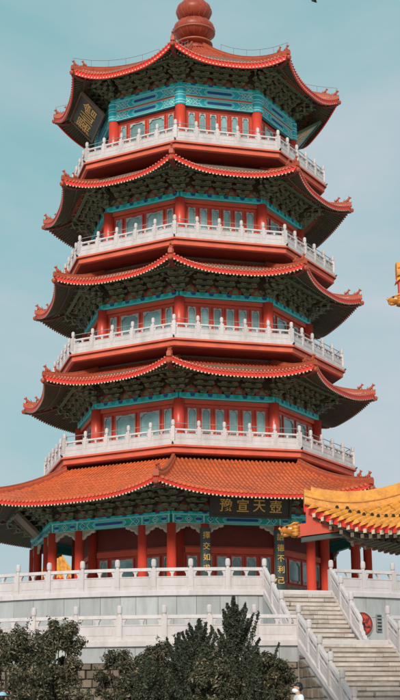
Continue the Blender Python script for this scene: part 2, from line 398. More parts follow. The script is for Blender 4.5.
def hip_mesh(rf, w, h, m, mend, segs=18, over=0.10, groove=None):
    """hip ridge along the right-hand edge of a sector, in the sector frame"""
    mb = MB(); P = [rf.pt(0.04 + 0.96 * q / segs, 1.0) for q in range(segs + 1)]
    d = (P[-1] - P[-2]).normalized(); P.append(P[-1] + d * over + Vector((0, 0, over * 0.35)))
    P = [p - Vector((0, 0, 0.06)) for p in P]
    mb.sweep(P, w, h, m)
    mb.sweep([p + Vector((0, 0, h * 0.97)) for p in P[:-2]], w * 0.62, h * 0.34, mend)
    if groove: mb.sweep([p + Vector((0, 0, h * .52)) for p in P[:-1]], w * 1.14, h * .09, groove); mb.sweep([p + Vector((0, 0, h * .02)) for p in P[:-1]], w * 1.2, h * .14, groove)
    for q in range(1, len(P) - 1, 2):     # ridge tile joints
        e = (P[q + 1] - P[q]) * 0.12
        mb.sweep([P[q], P[q] + e], w * 1.10, h * 1.03, mend)
    return mb.mesh('hip_ridge'), P[-1]
def beast_mesh(m, s=1.0):
    """little crouching ridge animal, facing -y"""
    mb = MB()
    mb.tube([(0, .16 * s, .02), (0, .08 * s, .12 * s), (0, -.02 * s, .20 * s), (0, -.10 * s, .30 * s)], [.05 * s, .085 * s, .075 * s, .05 * s], 7, m)
    mb.tube([(0, -.07 * s, .29 * s), (0, -.13 * s, .34 * s), (0, -.22 * s, .32 * s)], [.05 * s, .065 * s, .03 * s], 7, m)
    mb.tube([(0, .14 * s, .05 * s), (0, .20 * s, .16 * s), (0, .15 * s, .27 * s)], [.03 * s, .035 * s, .012 * s], 6, m)
    for sx in (-1, 1):
        mb.tube([(sx * .05 * s, -.06 * s, .2 * s), (sx * .055 * s, -.10 * s, .0)], [.03 * s, .022 * s], 6, m)
        mb.tube([(sx * .04 * s, -.10 * s, .37 * s), (sx * .05 * s, -.07 * s, .44 * s)], [.018 * s, .006 * s], 5, m)
    return mb.mesh('ridge_beast', True)
def corner_beam_mesh(rf, a_in, z_in, w, h, m, mend, mdark=None, over=0.18, head=False):
    mb = MB(); n = 8
    P = [soff(rf, a_in, z_in, -0.15 + 1.15 * q / n if q else -0.15, 1.0) - Vector((0, 0, h * 1.02)) for q in range(n + 1)]
    d = (P[-1] - P[-2]).normalized(); P.append(P[-1] + d * over)
    mb.sweep(P, w, h, m)
    if mdark: mb.sweep([p - Vector((0, 0, h * 0.55)) for p in P[:-1]], w * 0.8, h * 0.56, mdark)
    e = P[-1]; dd = Vector((d.x, d.y, 0)).normalized()
    mb.tube([e + Vector((0, 0, h * .45)), e + dd * 0.06 + Vector((0, 0, h * .48)), e + dd * 0.13 + Vector((0, 0, h * .42))], [h * .42, h * .5, h * .3], 8, mend)
    return mb.mesh('corner_beam'), e, dd

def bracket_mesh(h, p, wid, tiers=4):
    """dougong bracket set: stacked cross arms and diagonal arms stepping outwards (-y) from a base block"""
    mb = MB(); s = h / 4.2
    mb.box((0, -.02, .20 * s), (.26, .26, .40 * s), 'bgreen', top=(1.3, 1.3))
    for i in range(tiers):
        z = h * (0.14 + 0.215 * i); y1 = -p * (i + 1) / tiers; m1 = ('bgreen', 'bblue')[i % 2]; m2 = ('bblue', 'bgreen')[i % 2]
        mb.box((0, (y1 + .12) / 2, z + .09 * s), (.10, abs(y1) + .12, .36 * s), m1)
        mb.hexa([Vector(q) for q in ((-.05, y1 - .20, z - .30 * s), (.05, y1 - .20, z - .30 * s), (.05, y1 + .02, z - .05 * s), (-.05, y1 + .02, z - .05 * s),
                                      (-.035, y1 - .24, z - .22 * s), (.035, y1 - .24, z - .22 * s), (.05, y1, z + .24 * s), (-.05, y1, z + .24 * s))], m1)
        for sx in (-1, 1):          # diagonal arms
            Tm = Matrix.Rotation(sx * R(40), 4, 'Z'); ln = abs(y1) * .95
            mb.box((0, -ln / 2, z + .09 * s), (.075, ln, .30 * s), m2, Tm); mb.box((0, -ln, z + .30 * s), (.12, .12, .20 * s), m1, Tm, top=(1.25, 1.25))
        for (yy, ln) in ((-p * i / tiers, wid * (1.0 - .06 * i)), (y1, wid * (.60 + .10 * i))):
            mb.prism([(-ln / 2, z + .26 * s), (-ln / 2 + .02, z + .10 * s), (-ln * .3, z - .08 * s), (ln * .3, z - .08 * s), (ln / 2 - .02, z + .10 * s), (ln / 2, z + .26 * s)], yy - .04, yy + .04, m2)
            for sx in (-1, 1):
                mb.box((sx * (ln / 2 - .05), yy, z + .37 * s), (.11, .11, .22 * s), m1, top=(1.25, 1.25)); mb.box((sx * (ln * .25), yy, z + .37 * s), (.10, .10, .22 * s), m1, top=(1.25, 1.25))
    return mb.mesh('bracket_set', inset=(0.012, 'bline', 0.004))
def bracket_panel_mesh(wd, h):
    mb = MB()
    mb.prism([(-wd / 2, 0), (wd / 2, 0), (wd * .40, h * .45), (0, h), (-wd * .40, h * .45)], -.03, .03, 'redpanel')
    mb.prism([(-wd * .26, h * .10), (wd * .26, h * .10), (wd * .18, h * .42), (0, h * .72), (-wd * .18, h * .42)], -.042, -.02, 'orange')
    for (x, z, r) in ((0, .36, .085), (-.14, .22, .06), (.14, .22, .06)):
        mb.prism([(x * wd * 1.0 + r * wd * math.cos(a), z * h + r * wd * math.sin(a)) for a in [2 * PI * q / 8 for q in range(8)]], -.052, -.03, 'green')
    return mb.mesh('bracket_panel')

# painted beams -----------------------------------------------------
def pp(mb, pts, y, m): mb.poly([(p[0], y, p[1]) for p in pts], m)
def hexagon(cx, cz, a, b, e): return [(cx - a, cz), (cx - a + e, cz - b), (cx + a - e, cz - b), (cx + a, cz), (cx + a - e, cz + b), (cx - a + e, cz + b)]
def octg(cx, cz, r, n=8, ph=PI / 8): return [(cx + r * math.cos(2 * PI * q / n + ph), cz + r * math.sin(2 * PI * q / n + ph)) for q in range(n)]
def beam_mesh(name, ln, h, dep, base, style):
    """painted beam, front at -y, centred on x, bottom at z=0"""
    mb = MB(); mb.box((0, 0, h / 2), (ln, dep, h), base); y = -dep / 2; e = .006; cz = h / 2
    second = {'teal': 'blue', 'green': 'blue', 'aqua': 'blue'}[base]
    def rim():
        for z in (h * .035, h * .965): pp(mb, [(-ln / 2, z - h * .03), (ln / 2, z - h * .03), (ln / 2, z + h * .03), (-ln / 2, z + h * .03)], y - e, 'line')
    def cart(cx, a, b, c_in):
        pp(mb, hexagon(cx, cz, a, b, b * .9), y - e, 'line'); pp(mb, hexagon(cx, cz, a * .965, b * .86, b * .8), y - 2 * e, 'aqua' if base != 'aqua' else 'teal')
        pp(mb, hexagon(cx, cz, a * .86, b * .58, b * .54), y - 3 * e, 'line'); pp(mb, hexagon(cx, cz, a * .84, b * .48, b * .45), y - 4 * e, c_in)
    def rose(cx, r, c1, c2):
        pp(mb, octg(cx, cz, r), y - e, 'line'); pp(mb, octg(cx, cz, r * .84), y - 2 * e, c1)
        for q in range(8):
            a = 2 * PI * q / 8; pp(mb, octg(cx + r * .56 * math.cos(a), cz + r * .56 * math.sin(a), r * .2, 6), y - 3 * e, 'line' if q % 2 else 'aqua')
        pp(mb, octg(cx, cz, r * .34), y - 3 * e, 'line'); pp(mb, octg(cx, cz, r * .22), y - 4 * e, c2)
    def chev(cx, sgn, m, wdt=.05):
        pp(mb, [(cx, h * .08), (cx + sgn * h * .42, cz), (cx, h * .92), (cx + wdt, h * .92), (cx + sgn * h * .42 + wdt, cz), (cx + wdt, h * .08)], y - e, m)
    def bar(cx, wdt, m): pp(mb, [(cx - wdt / 2, h * .06), (cx + wdt / 2, h * .06), (cx + wdt / 2, h * .94), (cx - wdt / 2, h * .94)], y - e, m)
    if style == 'band':                      # narrow band with alternating motifs
        n = int(ln / .42); dx = ln / n
        pp(mb, [(-ln / 2, h * .04), (ln / 2, h * .04), (ln / 2, h * .13), (-ln / 2, h * .13)], y - e, 'line')
        for q in range(n):
            x = -ln / 2 + (q + .5) * dx
            pp(mb, [(x - dx * .33, h * .95), (x - dx * .20, h * .40), (x + dx * .20, h * .40), (x + dx * .33, h * .95)], y - e, 'blue' if q % 2 else 'green')
            pp(mb, octg(x + dx / 2, h * .35, h * .13, 6), y - e, 'aqua')
    elif style == 'rich':                    # centre cartouche, rosettes, banded ends
        rim(); cart(0, ln * .20, h * .36, 'blue')
        for sx in (-1, 1):
            chev(sx * ln * .235, sx, 'line', .045); rose(sx * ln * .315, h * .40, 'blue', 'aqua'); rose(sx * ln * .405, h * .38, 'green', 'line')
            bar(sx * ln * .448, .05, 'line'); bar(sx * ln * .475, .10, 'blue'); bar(sx * ln * .494, .03, 'line')
    elif style == 'lozenge':                 # ground-floor band
        rim(); n = 1
        if ln > 2.4:
            cart(0, ln * .27, h * .36, 'blue')
            for sx in (-1, 1):
                chev(sx * ln * .32, sx, 'line', .05); chev(sx * ln * .32 + sx * .14, sx, 'aqua', .05); 
                for q, rr in enumerate((.42, .30, .17)): pp(mb, octg(sx * ln * .43, cz, h * rr, 4, 0), y - (q + 1) * e, ('line', 'blue', 'aqua')[q])
        else:
            for q, rr in enumerate((.44, .36, .24, .13)): pp(mb, octg(0, cz, h * rr * 1.05, 4, 0), y - (q + 1) * e, ('line', 'green', 'line', 'blue')[q])
            for sx in (-1, 1): 
                cart(sx * ln * .30, ln * .13, h * .34, 'blue'); bar(sx * ln * .46, .06, 'line')
    return mb.mesh(name)

def post_mesh(h, w, head):
    mb = MB(); hs = h - head
    mb.box((0, 0, hs / 2), (w, w, hs), 'marble')
    mb.box((0, 0, hs * .45), (w * .7, w + .02, hs * .55), 'marble')
    mb.lathe([(w * .36, hs), (w * .30, hs + head * .14), (w * .47, hs + head * .28), (w * .50, hs + head * .55), (w * .47, hs + head * .86), (w * .30, hs + head)], 10, 'marble')
    return mb.mesh('post')
def panel_mesh(ln, h, th, dz=0.0, two=True):
    """balustrade panel, length along x, sheared by dz; handrail, cloud openings, solid carved board"""
    mb = MB(); sh = dz / ln
    Tm = Matrix(((1, 0, 0, 0), (0, 1, 0, 0), (sh, 0, 1, 0), (0, 0, 0, 1)))
    mb.box((0, 0, h * .06), (ln, th * 1.2, h * .12), 'marble', Tm)
    mb.box((0, 0, h * .35), (ln, th * .72, h * .47), 'marble', Tm)
    mb.box((0, 0, h * .35), (ln * .80, th * .72 + .022, h * .28), 'marble', Tm)
    mb.box((0, 0, h * .60), (ln, th * .95, h * .045), 'marble', Tm)
    mb.box((0, 0, h * .93), (ln, th * 1.15, h * .14), 'marble', Tm, top=(1, .75))
    for cx, ww in ((-ln * .47, ln * .07), (0, ln * .07), (ln * .47, ln * .07)):
        mb.prism([(cx - ww / 2, h * .62), (cx + ww / 2, h * .62), (cx + ww * .5, h * .72), (cx + ww * 1.3, h * .865), (cx - ww * 1.3, h * .865), (cx - ww * .5, h * .72)] if cx == 0 else
                 ([(cx - ww / 2, h * .62), (cx + ww / 2, h * .62), (cx + ww * .5, h * .72), (cx + ww * 1.3, h * .865), (cx - ww / 2, h * .865)] if cx < 0 else
                  [(cx - ww / 2, h * .62), (cx + ww / 2, h * .62), (cx + ww / 2, h * .865), (cx - ww * 1.3, h * .865), (cx - ww * .5, h * .72)]), -th * .36, th * .36, 'marble', Tm)
    return mb.mesh('rail_panel')

# ------------------------------------------------------------------ ground
g = MB(); g.poly([(-900, -900, 0), (900, -900, 0), (900, 900, 0), (-900, 900, 0)], 'ground')
o = link('ground', g.mesh('ground')); o['kind'] = 'structure'

# ------------------------------------------------------------------ terraces and staircase
AX = 14.66                                   # azimuth of the stair axis (entrance face)
RU, ZU = 15.5, H + 4.40                      # upper terrace: wall radius, underside of its coping
RL, ZL = 20.3, H + 2.28                      # lower terrace
FU, FL = ZU + .20, ZL + .20                  # floor levels
SW_U, SW_L = 1.36, 1.66                      # half widths of the two flights
mb = MB(); mb.lathe([(RU - .12, 0), (RU - .12, ZU - .002)], 96, 'mortar')
ut = thing('stone_terrace', 'upper round marble terrace carrying the red pagoda', 'terrace', (0, 0, 0), me=mb.mesh('stone_terrace'))
mb = MB(); mb.lathe([(RL - .16, 0), (RL - .16, ZL - .002)], 96, 'mortar')
lt = thing('stone_terrace', 'lower round terrace with rough stone base behind the shrubs', 'terrace', (0, 0, 0), me=mb.mesh('stone_terrace'))
def ring(name, parent, r0, r1, z0, z1, m):
    mb = MB(); mb.lathe([(r0, z0), (r1, z0), (r1, z1 - .03), (r1 - .03, z1), (r0, z1), (r0, z0)], 120, m, caps=False)
    return link(name, mb.mesh(name), parent)
ring('coping', ut, RU - .6, RU + .10, ZU, FU, 'marble'); ring('coping', lt, RL - .7, RL + .10, ZL, FL, 'marble')
def floor_disc(parent, r, z):
    mb = MB(); mb.lathe([(r, z - .15), (r, z)], 96, 'slab'); return link('floor_paving', mb.mesh('floor_paving'), parent)
floor_disc(ut, RU - .55, FU - .004); floor_disc(lt, RL - .65, FL - .004)

def slab_course(parent, r, z0, z1, az0, az1, wd, name='wall_slab', m='slab', gap=.012, th=.12, jit=.25, skip=None):
    a = az0
    while a < az1:
        da = math.degrees(wd * random.uniform(1 - jit, 1 + jit) / r); b = min(a + da, az1)
        if not (skip and skip((a + b) / 2)):
            ga = math.degrees(gap / r); mb = MB(); pr = random.uniform(-.006, .010)
            P = []
            for rr in (r + pr, r - th):
                for z in (z0 + gap / 2, z1 - gap / 2):
                    for q in (a + ga / 2, b - ga / 2): P.append(pol(rr, q, z))
            mb.hexa([P[0], P[1], P[5], P[4], P[2], P[3], P[7], P[6]], m)
            link(name, mb.mesh(name), parent)
        a = b
hw = lambda r, s: math.degrees(s / r)
instair_u = lambda a: abs(a - AX) < hw(RU, SW_U - .7)
slab_course(ut, RU, ZU - .78, ZU, -58, 62, .78, skip=instair_u)
slab_course(ut, RU, FL, ZU - .78, -58, 62, .95, skip=instair_u)
instair_l = lambda a: abs(a - AX) < hw(RL, SW_L - .9)
slab_course(lt, RL, ZL - .55, ZL, -48, 50, .85, skip=instair_l)
# rough rubble courses below
z = 0.0; top = ZL - .55
while z < top - .12:
    hh = min(random.uniform(.20, .36), top - z)
    if top - z - hh < .14: hh = top - z
    a = -27 + random.uniform(0, 1)
    while a < 33:
        wd = random.uniform(.26, .72); b = a + math.degrees(wd / RL)
        if not instair_l((a + b) / 2):
            mb = MB(); ga = math.degrees(.014 / RL); pr = random.uniform(-.02, .07); P = []
            for rr, sq in ((RL + pr + .02, .14), (RL + pr - .035, 0), (RL - .16, 0)):
                for (q, zz) in ((a + ga, z + .012), (b - ga, z + .012), (b - ga, z + hh - .012), (a + ga, z + hh - .012)):
                    cq, cz = (a + b) / 2, z + hh / 2
                    P.append(pol(rr + random.uniform(-.012, .012), q + (cq - q) * sq * random.uniform(.5, 1.3), zz + (cz - zz) * sq * random.uniform(.5, 1.4)))
            i = len(mb.v); mb.v += [tuple(p) for p in P]; k = mb.mi('rubble')
            for lo in (0, 4):
                for j in range(4): mb.f.append((i + lo + j, i + lo + (j + 1) % 4, i + lo + 4 + (j + 1) % 4, i + lo + 4 + j)); mb.m.append(k)
            mb.f.append((0, 1, 2, 3)); mb.m.append(k)
            link('rubble_stone', mb.mesh('rubble_stone'), lt)
        a = b
    z += hh

# staircase: steps are rows of separate stones over a dark core
AXR = R(AX)
def sp(r, off, z): return Vector((r * math.sin(AXR) + off * math.cos(AXR), -r * math.cos(AXR) + off * math.sin(AXR), z))
def flight(r0, r1, z0, z1, n, half, label):
    base = sp((r0 + r1) / 2, 0, 0)
    st = thing('stone_staircase', label, 'stairs', base)
    run, rise = (r1 - r0) / n, (z0 - z1) / n
    core = MB()
    for i in range(n):
        za = z0 - rise * i; ra, rb = r0 + run * i, r0 + run * (i + 1)
        if i: core.hexa([sp(r0 - .6, -half, za - rise - .6) - base, sp(ra + .02, -half, za - rise - .6) - base, sp(ra + .02, half, za - rise - .6) - base, sp(r0 - .6, half, za - rise - .6) - base,
                         sp(r0 - .6, -half, za - .05) - base, sp(ra + .02, -half, za - .05) - base, sp(ra + .02, half, za - .05) - base, sp(r0 - .6, half, za - .05) - base], 'stepd') if False else None
        cuts = [-half] + sorted(random.uniform(-half * .75, half * .75) for _ in range(2)) + [half]
        for c in range(3):
            x0, x1 = cuts[c] + .006, cuts[c + 1] - .006
            if x1 - x0 < .12: continue
            m = MB(); zt = za - rise + rise - rise * 0 - 0; dz = random.uniform(-.006, .006); dr = random.uniform(-.006, .006)
            zt = za - rise * 1.0 + dz if i or True else za
            def blk(r0_, r1_, za_, zb_, mm): m.hexa([sp(r0_, x0, za_) - base, sp(r1_, x0, za_) - base, sp(r1_, x1, za_) - base, sp(r0_, x1, za_) - base, sp(r0_, x0, zb_) - base, sp(r1_ + .004, x0, zb_) - base, sp(r1_ + .004, x1, zb_) - base, sp(r0_, x1, zb_) - base], mm)
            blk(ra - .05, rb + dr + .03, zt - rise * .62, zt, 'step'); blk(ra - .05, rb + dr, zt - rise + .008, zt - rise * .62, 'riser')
            link('step_stone', m.mesh('step_stone'), st, base)
    # sloping core under the steps
    core.hexa([sp(r0 - .3, -half, z1 - rise * .5 - .35) - base, sp(r1 - .05, -half, z1 - rise * .5 - .35) - base, sp(r1 - .05, half, z1 - rise * .5 - .35) - base, sp(r0 - .3, half, z1 - rise * .5 - .35) - base,
               sp(r0 - .3, -half, z0 - rise * 1.25) - base, sp(r1 - .05, -half, z1 - rise * .25) - base, sp(r1 - .05, half, z1 - rise * .25) - base, sp(r0 - .3, half, z0 - rise * 1.25) - base], 'stepd')
    link('stair_core', core.mesh('stair_core'), st, base)
    return st
NU, NL = 12, 21
RU1, RL1 = 18.3, 26.2
flight(RU + .10, RU1, FU, FL, NU, SW_U - .06, 'short upper stone flight climbing to the pagoda entrance')
flight(RL + .10, RL1, FL, 0.0, NL, SW_L - .06, 'wide lower stone flight between sloping white balustrades')

# balustrades
PH, PW, PHD, RH = 1.20, .20, .36, .86
post_t = post_mesh(PH, PW, PHD)
def rail_line(label, pts, name='stone_balustrade', cat='balustrade', sunk=0.0, skip_first=False, skip_last=False):
    """balustrade along a list of base points: a post at each and a panel between"""
    t = thing(name, label, cat, pts[0])
    cache = {}
    for i, p in enumerate(pts):
        q = pts[min(i + 1, len(pts) - 1)] - pts[max(i - 1, 0)] if len(pts) > 1 else Vector((1, 0, 0))
        if not (i == 0 and skip_first) and not (i == len(pts) - 1 and skip_last): link('post', post_t, t, p - Vector((0, 0, sunk)), math.atan2(q.y, q.x))
        if i < len(pts) - 1:
            d = pts[i + 1] - p; ln = math.hypot(d.x, d.y) - PW
            key = (round(ln, 3), round(d.z, 3))
            if key not in cache: cache[key] = panel_mesh(ln, RH, .15, d.z * ln / math.hypot(d.x, d.y))
            link('rail_panel', cache[key], t, (p + pts[i + 1]) / 2 - Vector((0, 0, sunk * .3)), math.atan2(d.y, d.x))
    return t
aL = AX - hw(RU - .12, SW_U); aR = AX + hw(RU - .12, SW_U)
rail_line('long white marble balustrade on the upper terrace left of the stairs', [pol(RU - .12, aL - 5.3 * k, FU) for k in range(15)])
rail_line('white marble balustrade on the upper terrace right of the stairs', [pol(RU - .12, aR + 5.3 * k, FU) for k in range(12)])
bL = AX - hw(RL - .12, SW_L); bR = AX + hw(RL - .12, SW_L)
rail_line('long white marble balustrade on the lower terrace left of the stairs', [pol(RL - .12, bL - 4.42 * k, FL) for k in range(12)])
rail_line('white marble balustrade on the lower terrace right of the stairs', [pol(RL - .12, bR + 4.42 * k, FL) for k in range(9)])
def stair_rail(label, r0, r1, z0, z1, off, k):
    pts = [sp(r0 + (r1 - r0) * i / k, off, z0 + (z1 - z0) * i / k) for i in range(k + 1)]
    t = rail_line(label, pts, skip_first=True, skip_last=z1 > 1)
    if z1 > 1:      # scrolled drum stone instead of a foot post
        m_ = MB(); m_.prism([(-.12, .02), (.42, .02), (.42, .10), (.30, .13), (.26, .24), (.14, .28), (.10, .40), (-.02, .46), (-.06, .62), (-.12, .66)], -.075, .075, 'marble')
        link('drum_stone', m_.mesh('drum_stone'), t, pts[-1], AXR - PI / 2)
    # sloping stringer that carries the posts, with its own footing stone
    mb = MB(); b = pts[0]
    a0, a1 = sp(r0 + .10, off - .13, 0), sp(r1 + .25, off - .13, 0); c0, c1 = sp(r0 + .10, off + .13, 0), sp(r1 + .25, off + .13, 0)
    s = (z1 - z0) / (r1 - r0)
    def zz(r, d): return z0 + s * (r - r0) + d
    lo = -.30
    mb.hexa([Vector((a0.x, a0.y, zz(r0, lo))) - b, Vector((a1.x, a1.y, max(zz(r1 + .2, lo), zz(r1, lo)))) - b, Vector((c1.x, c1.y, max(zz(r1 + .2, lo), zz(r1, lo)))) - b, Vector((c0.x, c0.y, zz(r0, lo))) - b,
             Vector((a0.x, a0.y, zz(r0, .02))) - b, Vector((a1.x, a1.y, zz(r1, .02))) - b, Vector((c1.x, c1.y, zz(r1, .02))) - b, Vector((c0.x, c0.y, zz(r0, .02))) - b], 'marble')
    link('stringer', mb.mesh('stringer'), t, b)
    # wall under the stringer
    mb = MB()
    lo2 = z1 - .02
    mb.hexa([Vector((a0.x, a0.y, lo2)) - b, Vector((a1.x, a1.y, lo2)) - b, Vector((c1.x, c1.y, lo2)) - b, Vector((c0.x, c0.y, lo2)) - b,
             Vector((a0.x, a0.y, zz(r0, lo + .02))) - b, Vector((a1.x, a1.y, max(zz(r1, lo + .02), lo2 + .01))) - b, Vector((c1.x, c1.y, max(zz(r1, lo + .02), lo2 + .01))) - b, Vector((c0.x, c0.y, zz(r0, lo + .02))) - b], 'slab')
    ck = link('stair_cheek', mb.mesh('stair_cheek'), t, b)
    if z1 < 1 and off < 0:       # rough stones facing the cheek
        zc = 0.0
        while zc < z0:
            hh = random.uniform(.24, .36); rc = r0 + .3
            while rc < r1 + .2:
                wd = random.uniform(.30, .65); zmax = zz(rc, lo) - .03; zmax2 = max(zc + .03, zz(rc + wd, lo) - .03)
                if zc + .10 < zmax:
                    m_ = MB(); y0 = off - .13 - random.uniform(.03, .07); g_ = .012; P_ = []; z_1 = min(zc + hh, zmax)
                    for (yy, q_) in ((y0, .035), (y0 + .03, 0), (off - .12, 0)):
                        for (r_, z_) in ((rc + g_, zc + g_), (rc + wd - g_, zc + g_), (rc + wd - g_, min(zc + hh, zmax2) - g_), (rc + g_, z_1 - g_)):
                            P_.append(sp(r_ + (q_ if r_ < rc + wd / 2 else -q_) * random.uniform(.5, 1.4), yy, z_ + (q_ if z_ < (zc + z_1) / 2 else -q_) * random.uniform(.5, 1.3)) - b)
                    m_.v += [tuple(p) for p in P_]; kx = m_.mi('rubble')
                    for lo_ in (0, 4):
                        for j in range(4): m_.f.append((lo_ + j, lo_ + (j + 1) % 4, lo_ + 4 + (j + 1) % 4, lo_ + 4 + j)); m_.m.append(kx)
                    m_.f.append((0, 1, 2, 3)); m_.m.append(kx)
                    link('rubble_stone', m_.mesh('rubble_stone'), ck, b)
                rc += wd
            zc += hh
    return t
stair_rail('sloping white balustrade on the left of the upper flight', RU - .12, RU1 + .05, FU, FL, -SW_U, 3)
stair_rail('sloping white balustrade on the right of the upper flight', RU - .12, RU1 + .05, FU, FL, SW_U, 3)
stair_rail('sloping white balustrade on the left of the lower flight', RL - .12, RL1, FL, 0.02, -SW_L, 6)
stair_rail('sloping white balustrade on the right of the lower flight', RL - .12, RL1, FL, 0.02, SW_L, 6)
# round carved medallion and grille on the upper terrace wall, right of the stairs
mb = MB()
def disc(mb, r, y0, y1, m, n=28): mb.prism([(r * math.cos(2 * PI * q / n), r * math.sin(2 * PI * q / n)) for q in range(n)], y0, y1, m)
disc(mb, .50, -.05, .02, 'marble')
med_az = 24.1
med = thing('wall_medallion', 'round dark red carved medallion on the terrace wall beside the upper flight', 'medallion', pol(RU + .02, med_az, H + 3.36), me=mb.mesh('wall_medallion'), rz=R(med_az))
def medpart(name, fn):
    m = MB(); fn(m); o = bpy.data.objects.new(name, m.mesh(name)); COL.objects.link(o); o.parent = med
medpart('rim', lambda m: disc(m, .45, -.09, -.04, 'maroon'))
def carv(m):
    disc(m, .36, -.10, -.085, 'redcol')
    for q in range(6):
        a = q * PI / 3 + .3; m.tube([(.16 * math.cos(a), -.11, .16 * math.sin(a)), (.25 * math.cos(a + .5), -.14, .25 * math.sin(a + .5)), (.33 * math.cos(a + .35), -.11, .33 * math.sin(a + .35))], [.05, .055, .03], 6, 'maroon')
    m.box((0, -.11, -.05), (.16, .06, .22), 'black')
medpart('carving', carv)
mb = MB(); mb.box((0, 0, 0), (.24, .06, .66), 'metal')
for q in range(5): mb.box((0, -.035, -.26 + q * .13), (.18, .03, .05), 'black')
thing('wall_grille', 'small grey vertical grille on the terrace wall near the medallion', 'grille', pol(RU + .05, med_az + 2.9, H + 3.42), me=mb.mesh('wall_grille'), rz=R(med_az + 2.9))

# ------------------------------------------------------------------ the pagoda
PZ = FU
pg = thing('pagoda', 'tall octagonal red pagoda with five tiled roofs and white balconies', 'pagoda', (0, 0, PZ))
# hall plinth on the terrace
HF = FU + .34
mb = MB(); mb.lathe([(9.25, FU), (9.25, HF - .10), (9.32, HF - .10), (9.32, HF)], 8, 'marble', a0=R(AZC))
link('plinth', mb.mesh('plinth'), pg)

def column_mesh(r, h, m='redcol', base=True):
    mb = MB()
    if base: mb.lathe([(r * 1.55, 0), (r * 1.6, .10), (r * 1.25, .20), (r, .22), (r * .96, h)], 18, m, mats=['marble', 'marble', 'marble', m])
    else: mb.lathe([(r, 0), (r * .97, h)], 18, m)
    return mb.mesh('column', True)
def add_roof(rf, a_in, z_in, spacing, rad, mtile, mend, nail, hipw, hiph, label=None, cbh=.26, fh=.19):
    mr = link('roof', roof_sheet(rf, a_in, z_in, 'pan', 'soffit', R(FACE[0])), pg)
    if label: mr['label'] = label
    tm = tile_rows_mesh(rf, spacing, rad, mtile, mend, nail); fm = fascia_mesh(rf, fh, 'redfas'); ram = rafters_mesh(rf, a_in, z_in, .172, .07, 'rafter', 'raftend', drop=.20)
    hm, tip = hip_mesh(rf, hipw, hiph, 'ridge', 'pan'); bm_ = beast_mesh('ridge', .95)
    cm, e, dd = corner_beam_mesh(rf, a_in, z_in, .22, cbh, 'darkred', 'ridge', over=.10)
    # purlin under the rafters, one per side
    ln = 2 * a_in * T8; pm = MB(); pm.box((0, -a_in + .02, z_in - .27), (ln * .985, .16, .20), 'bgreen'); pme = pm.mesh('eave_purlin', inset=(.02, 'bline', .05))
    for k in range(8):
        rz = R(FACE[k])
        link('tile_rows', tm, mr, (0, 0, 0), rz, 'stuff'); link('eave_fascia', fm, mr, (0, 0, 0), rz); link('rafters', ram, mr, (0, 0, 0), rz, 'stuff')
        link('hip_ridge', hm, mr, (0, 0, 0), rz); link('corner_beam', cm, mr, (0, 0, 0), rz); link('eave_purlin', pme, mr, (0, 0, 0), rz)
        ca = FACE[k] + 22.5; rt = math.hypot(tip.x, tip.y)
        link('ridge_beast', bm_, mr, pol(rt - .22, ca, tip.z + hiph * .62), R(ca))
        link('ridge_beast', bm_, mr, pol(rt - .75, ca, rf.pt(1 - .53 / (rf.ac / math.cos(PI / 8) - rf.at / C8), 1).z + hiph * 1.02), R(ca), scale=(.8, .8, .8))
    return mr
# window builders ----------------------------------------------------
def win_meshes(wd, h, style):
    f = MB(); b = .065
    for sx in (-1, 1): f.box((sx * (wd / 2 - b / 2), 0, h / 2), (b, .10, h), 'frame')
    for z in (b / 2, h - b / 2): f.box((0, 0, z), (wd - 2 * b, .10, b), 'frame')
    iw = wd / 2 - b
    # carved pale spandrels in the upper corners
    for sx in (-1, 1):
        f.prism([(sx * iw, h - b), (sx * iw * .30, h - b), (sx * iw * .42, h - b - .07), (sx * iw * .62, h - b - .08), (sx * iw * .72, h - b - .17), (sx * iw, h - b - .24)], -.045, -.015, 'lattice')
        f.box((sx * (iw - .02), -.03, h * .45), (.03, .03, h * .75), 'lattice')
        f.prism([(sx * iw, b), (sx * iw, b + .18), (sx * iw * .66, b + .06), (sx * iw * .60, b)], -.045, -.015, 'lattice')
    for zf in (.16, .30) if style == 'slim' else (.14,): f.box((0, -.005, h * zf), (2 * iw, .035, .035), 'frame')
    if style == 'slim':
        for q in (-1, 0, 1): f.box((q * iw * .5, -.005, h * .15), (.022, .03, h * .28), 'frame')
        f.box((0, -.02, h - b - .04), (2 * iw, .03, .04), 'lattice')
    if style == 'wide': f.box((0, -.02, h - b - .05), (2 * iw, .03, .05), 'lattice')
    p = MB(); p.box((0, .02, h / 2), (wd - 2 * b + .004, .02, h - 2 * b + .004), 'pane')
    return f.mesh('window'), p.mesh('pane')
WC = {}
def add_windows(parent, k, a, z0, h, cells):
    for (x, wd, st) in cells:
        key = (round(wd, 3), round(h, 3), st)
        if key not in WC: WC[key] = win_meshes(wd, h, st)
        p = Matrix.Rotation(R(FACE[k]), 3, 'Z') @ Vector((x, -a - .03, z0))
        link('window', WC[key][0], parent, p, R(FACE[k])); link('pane', WC[key][1], parent, p, R(FACE[k]))

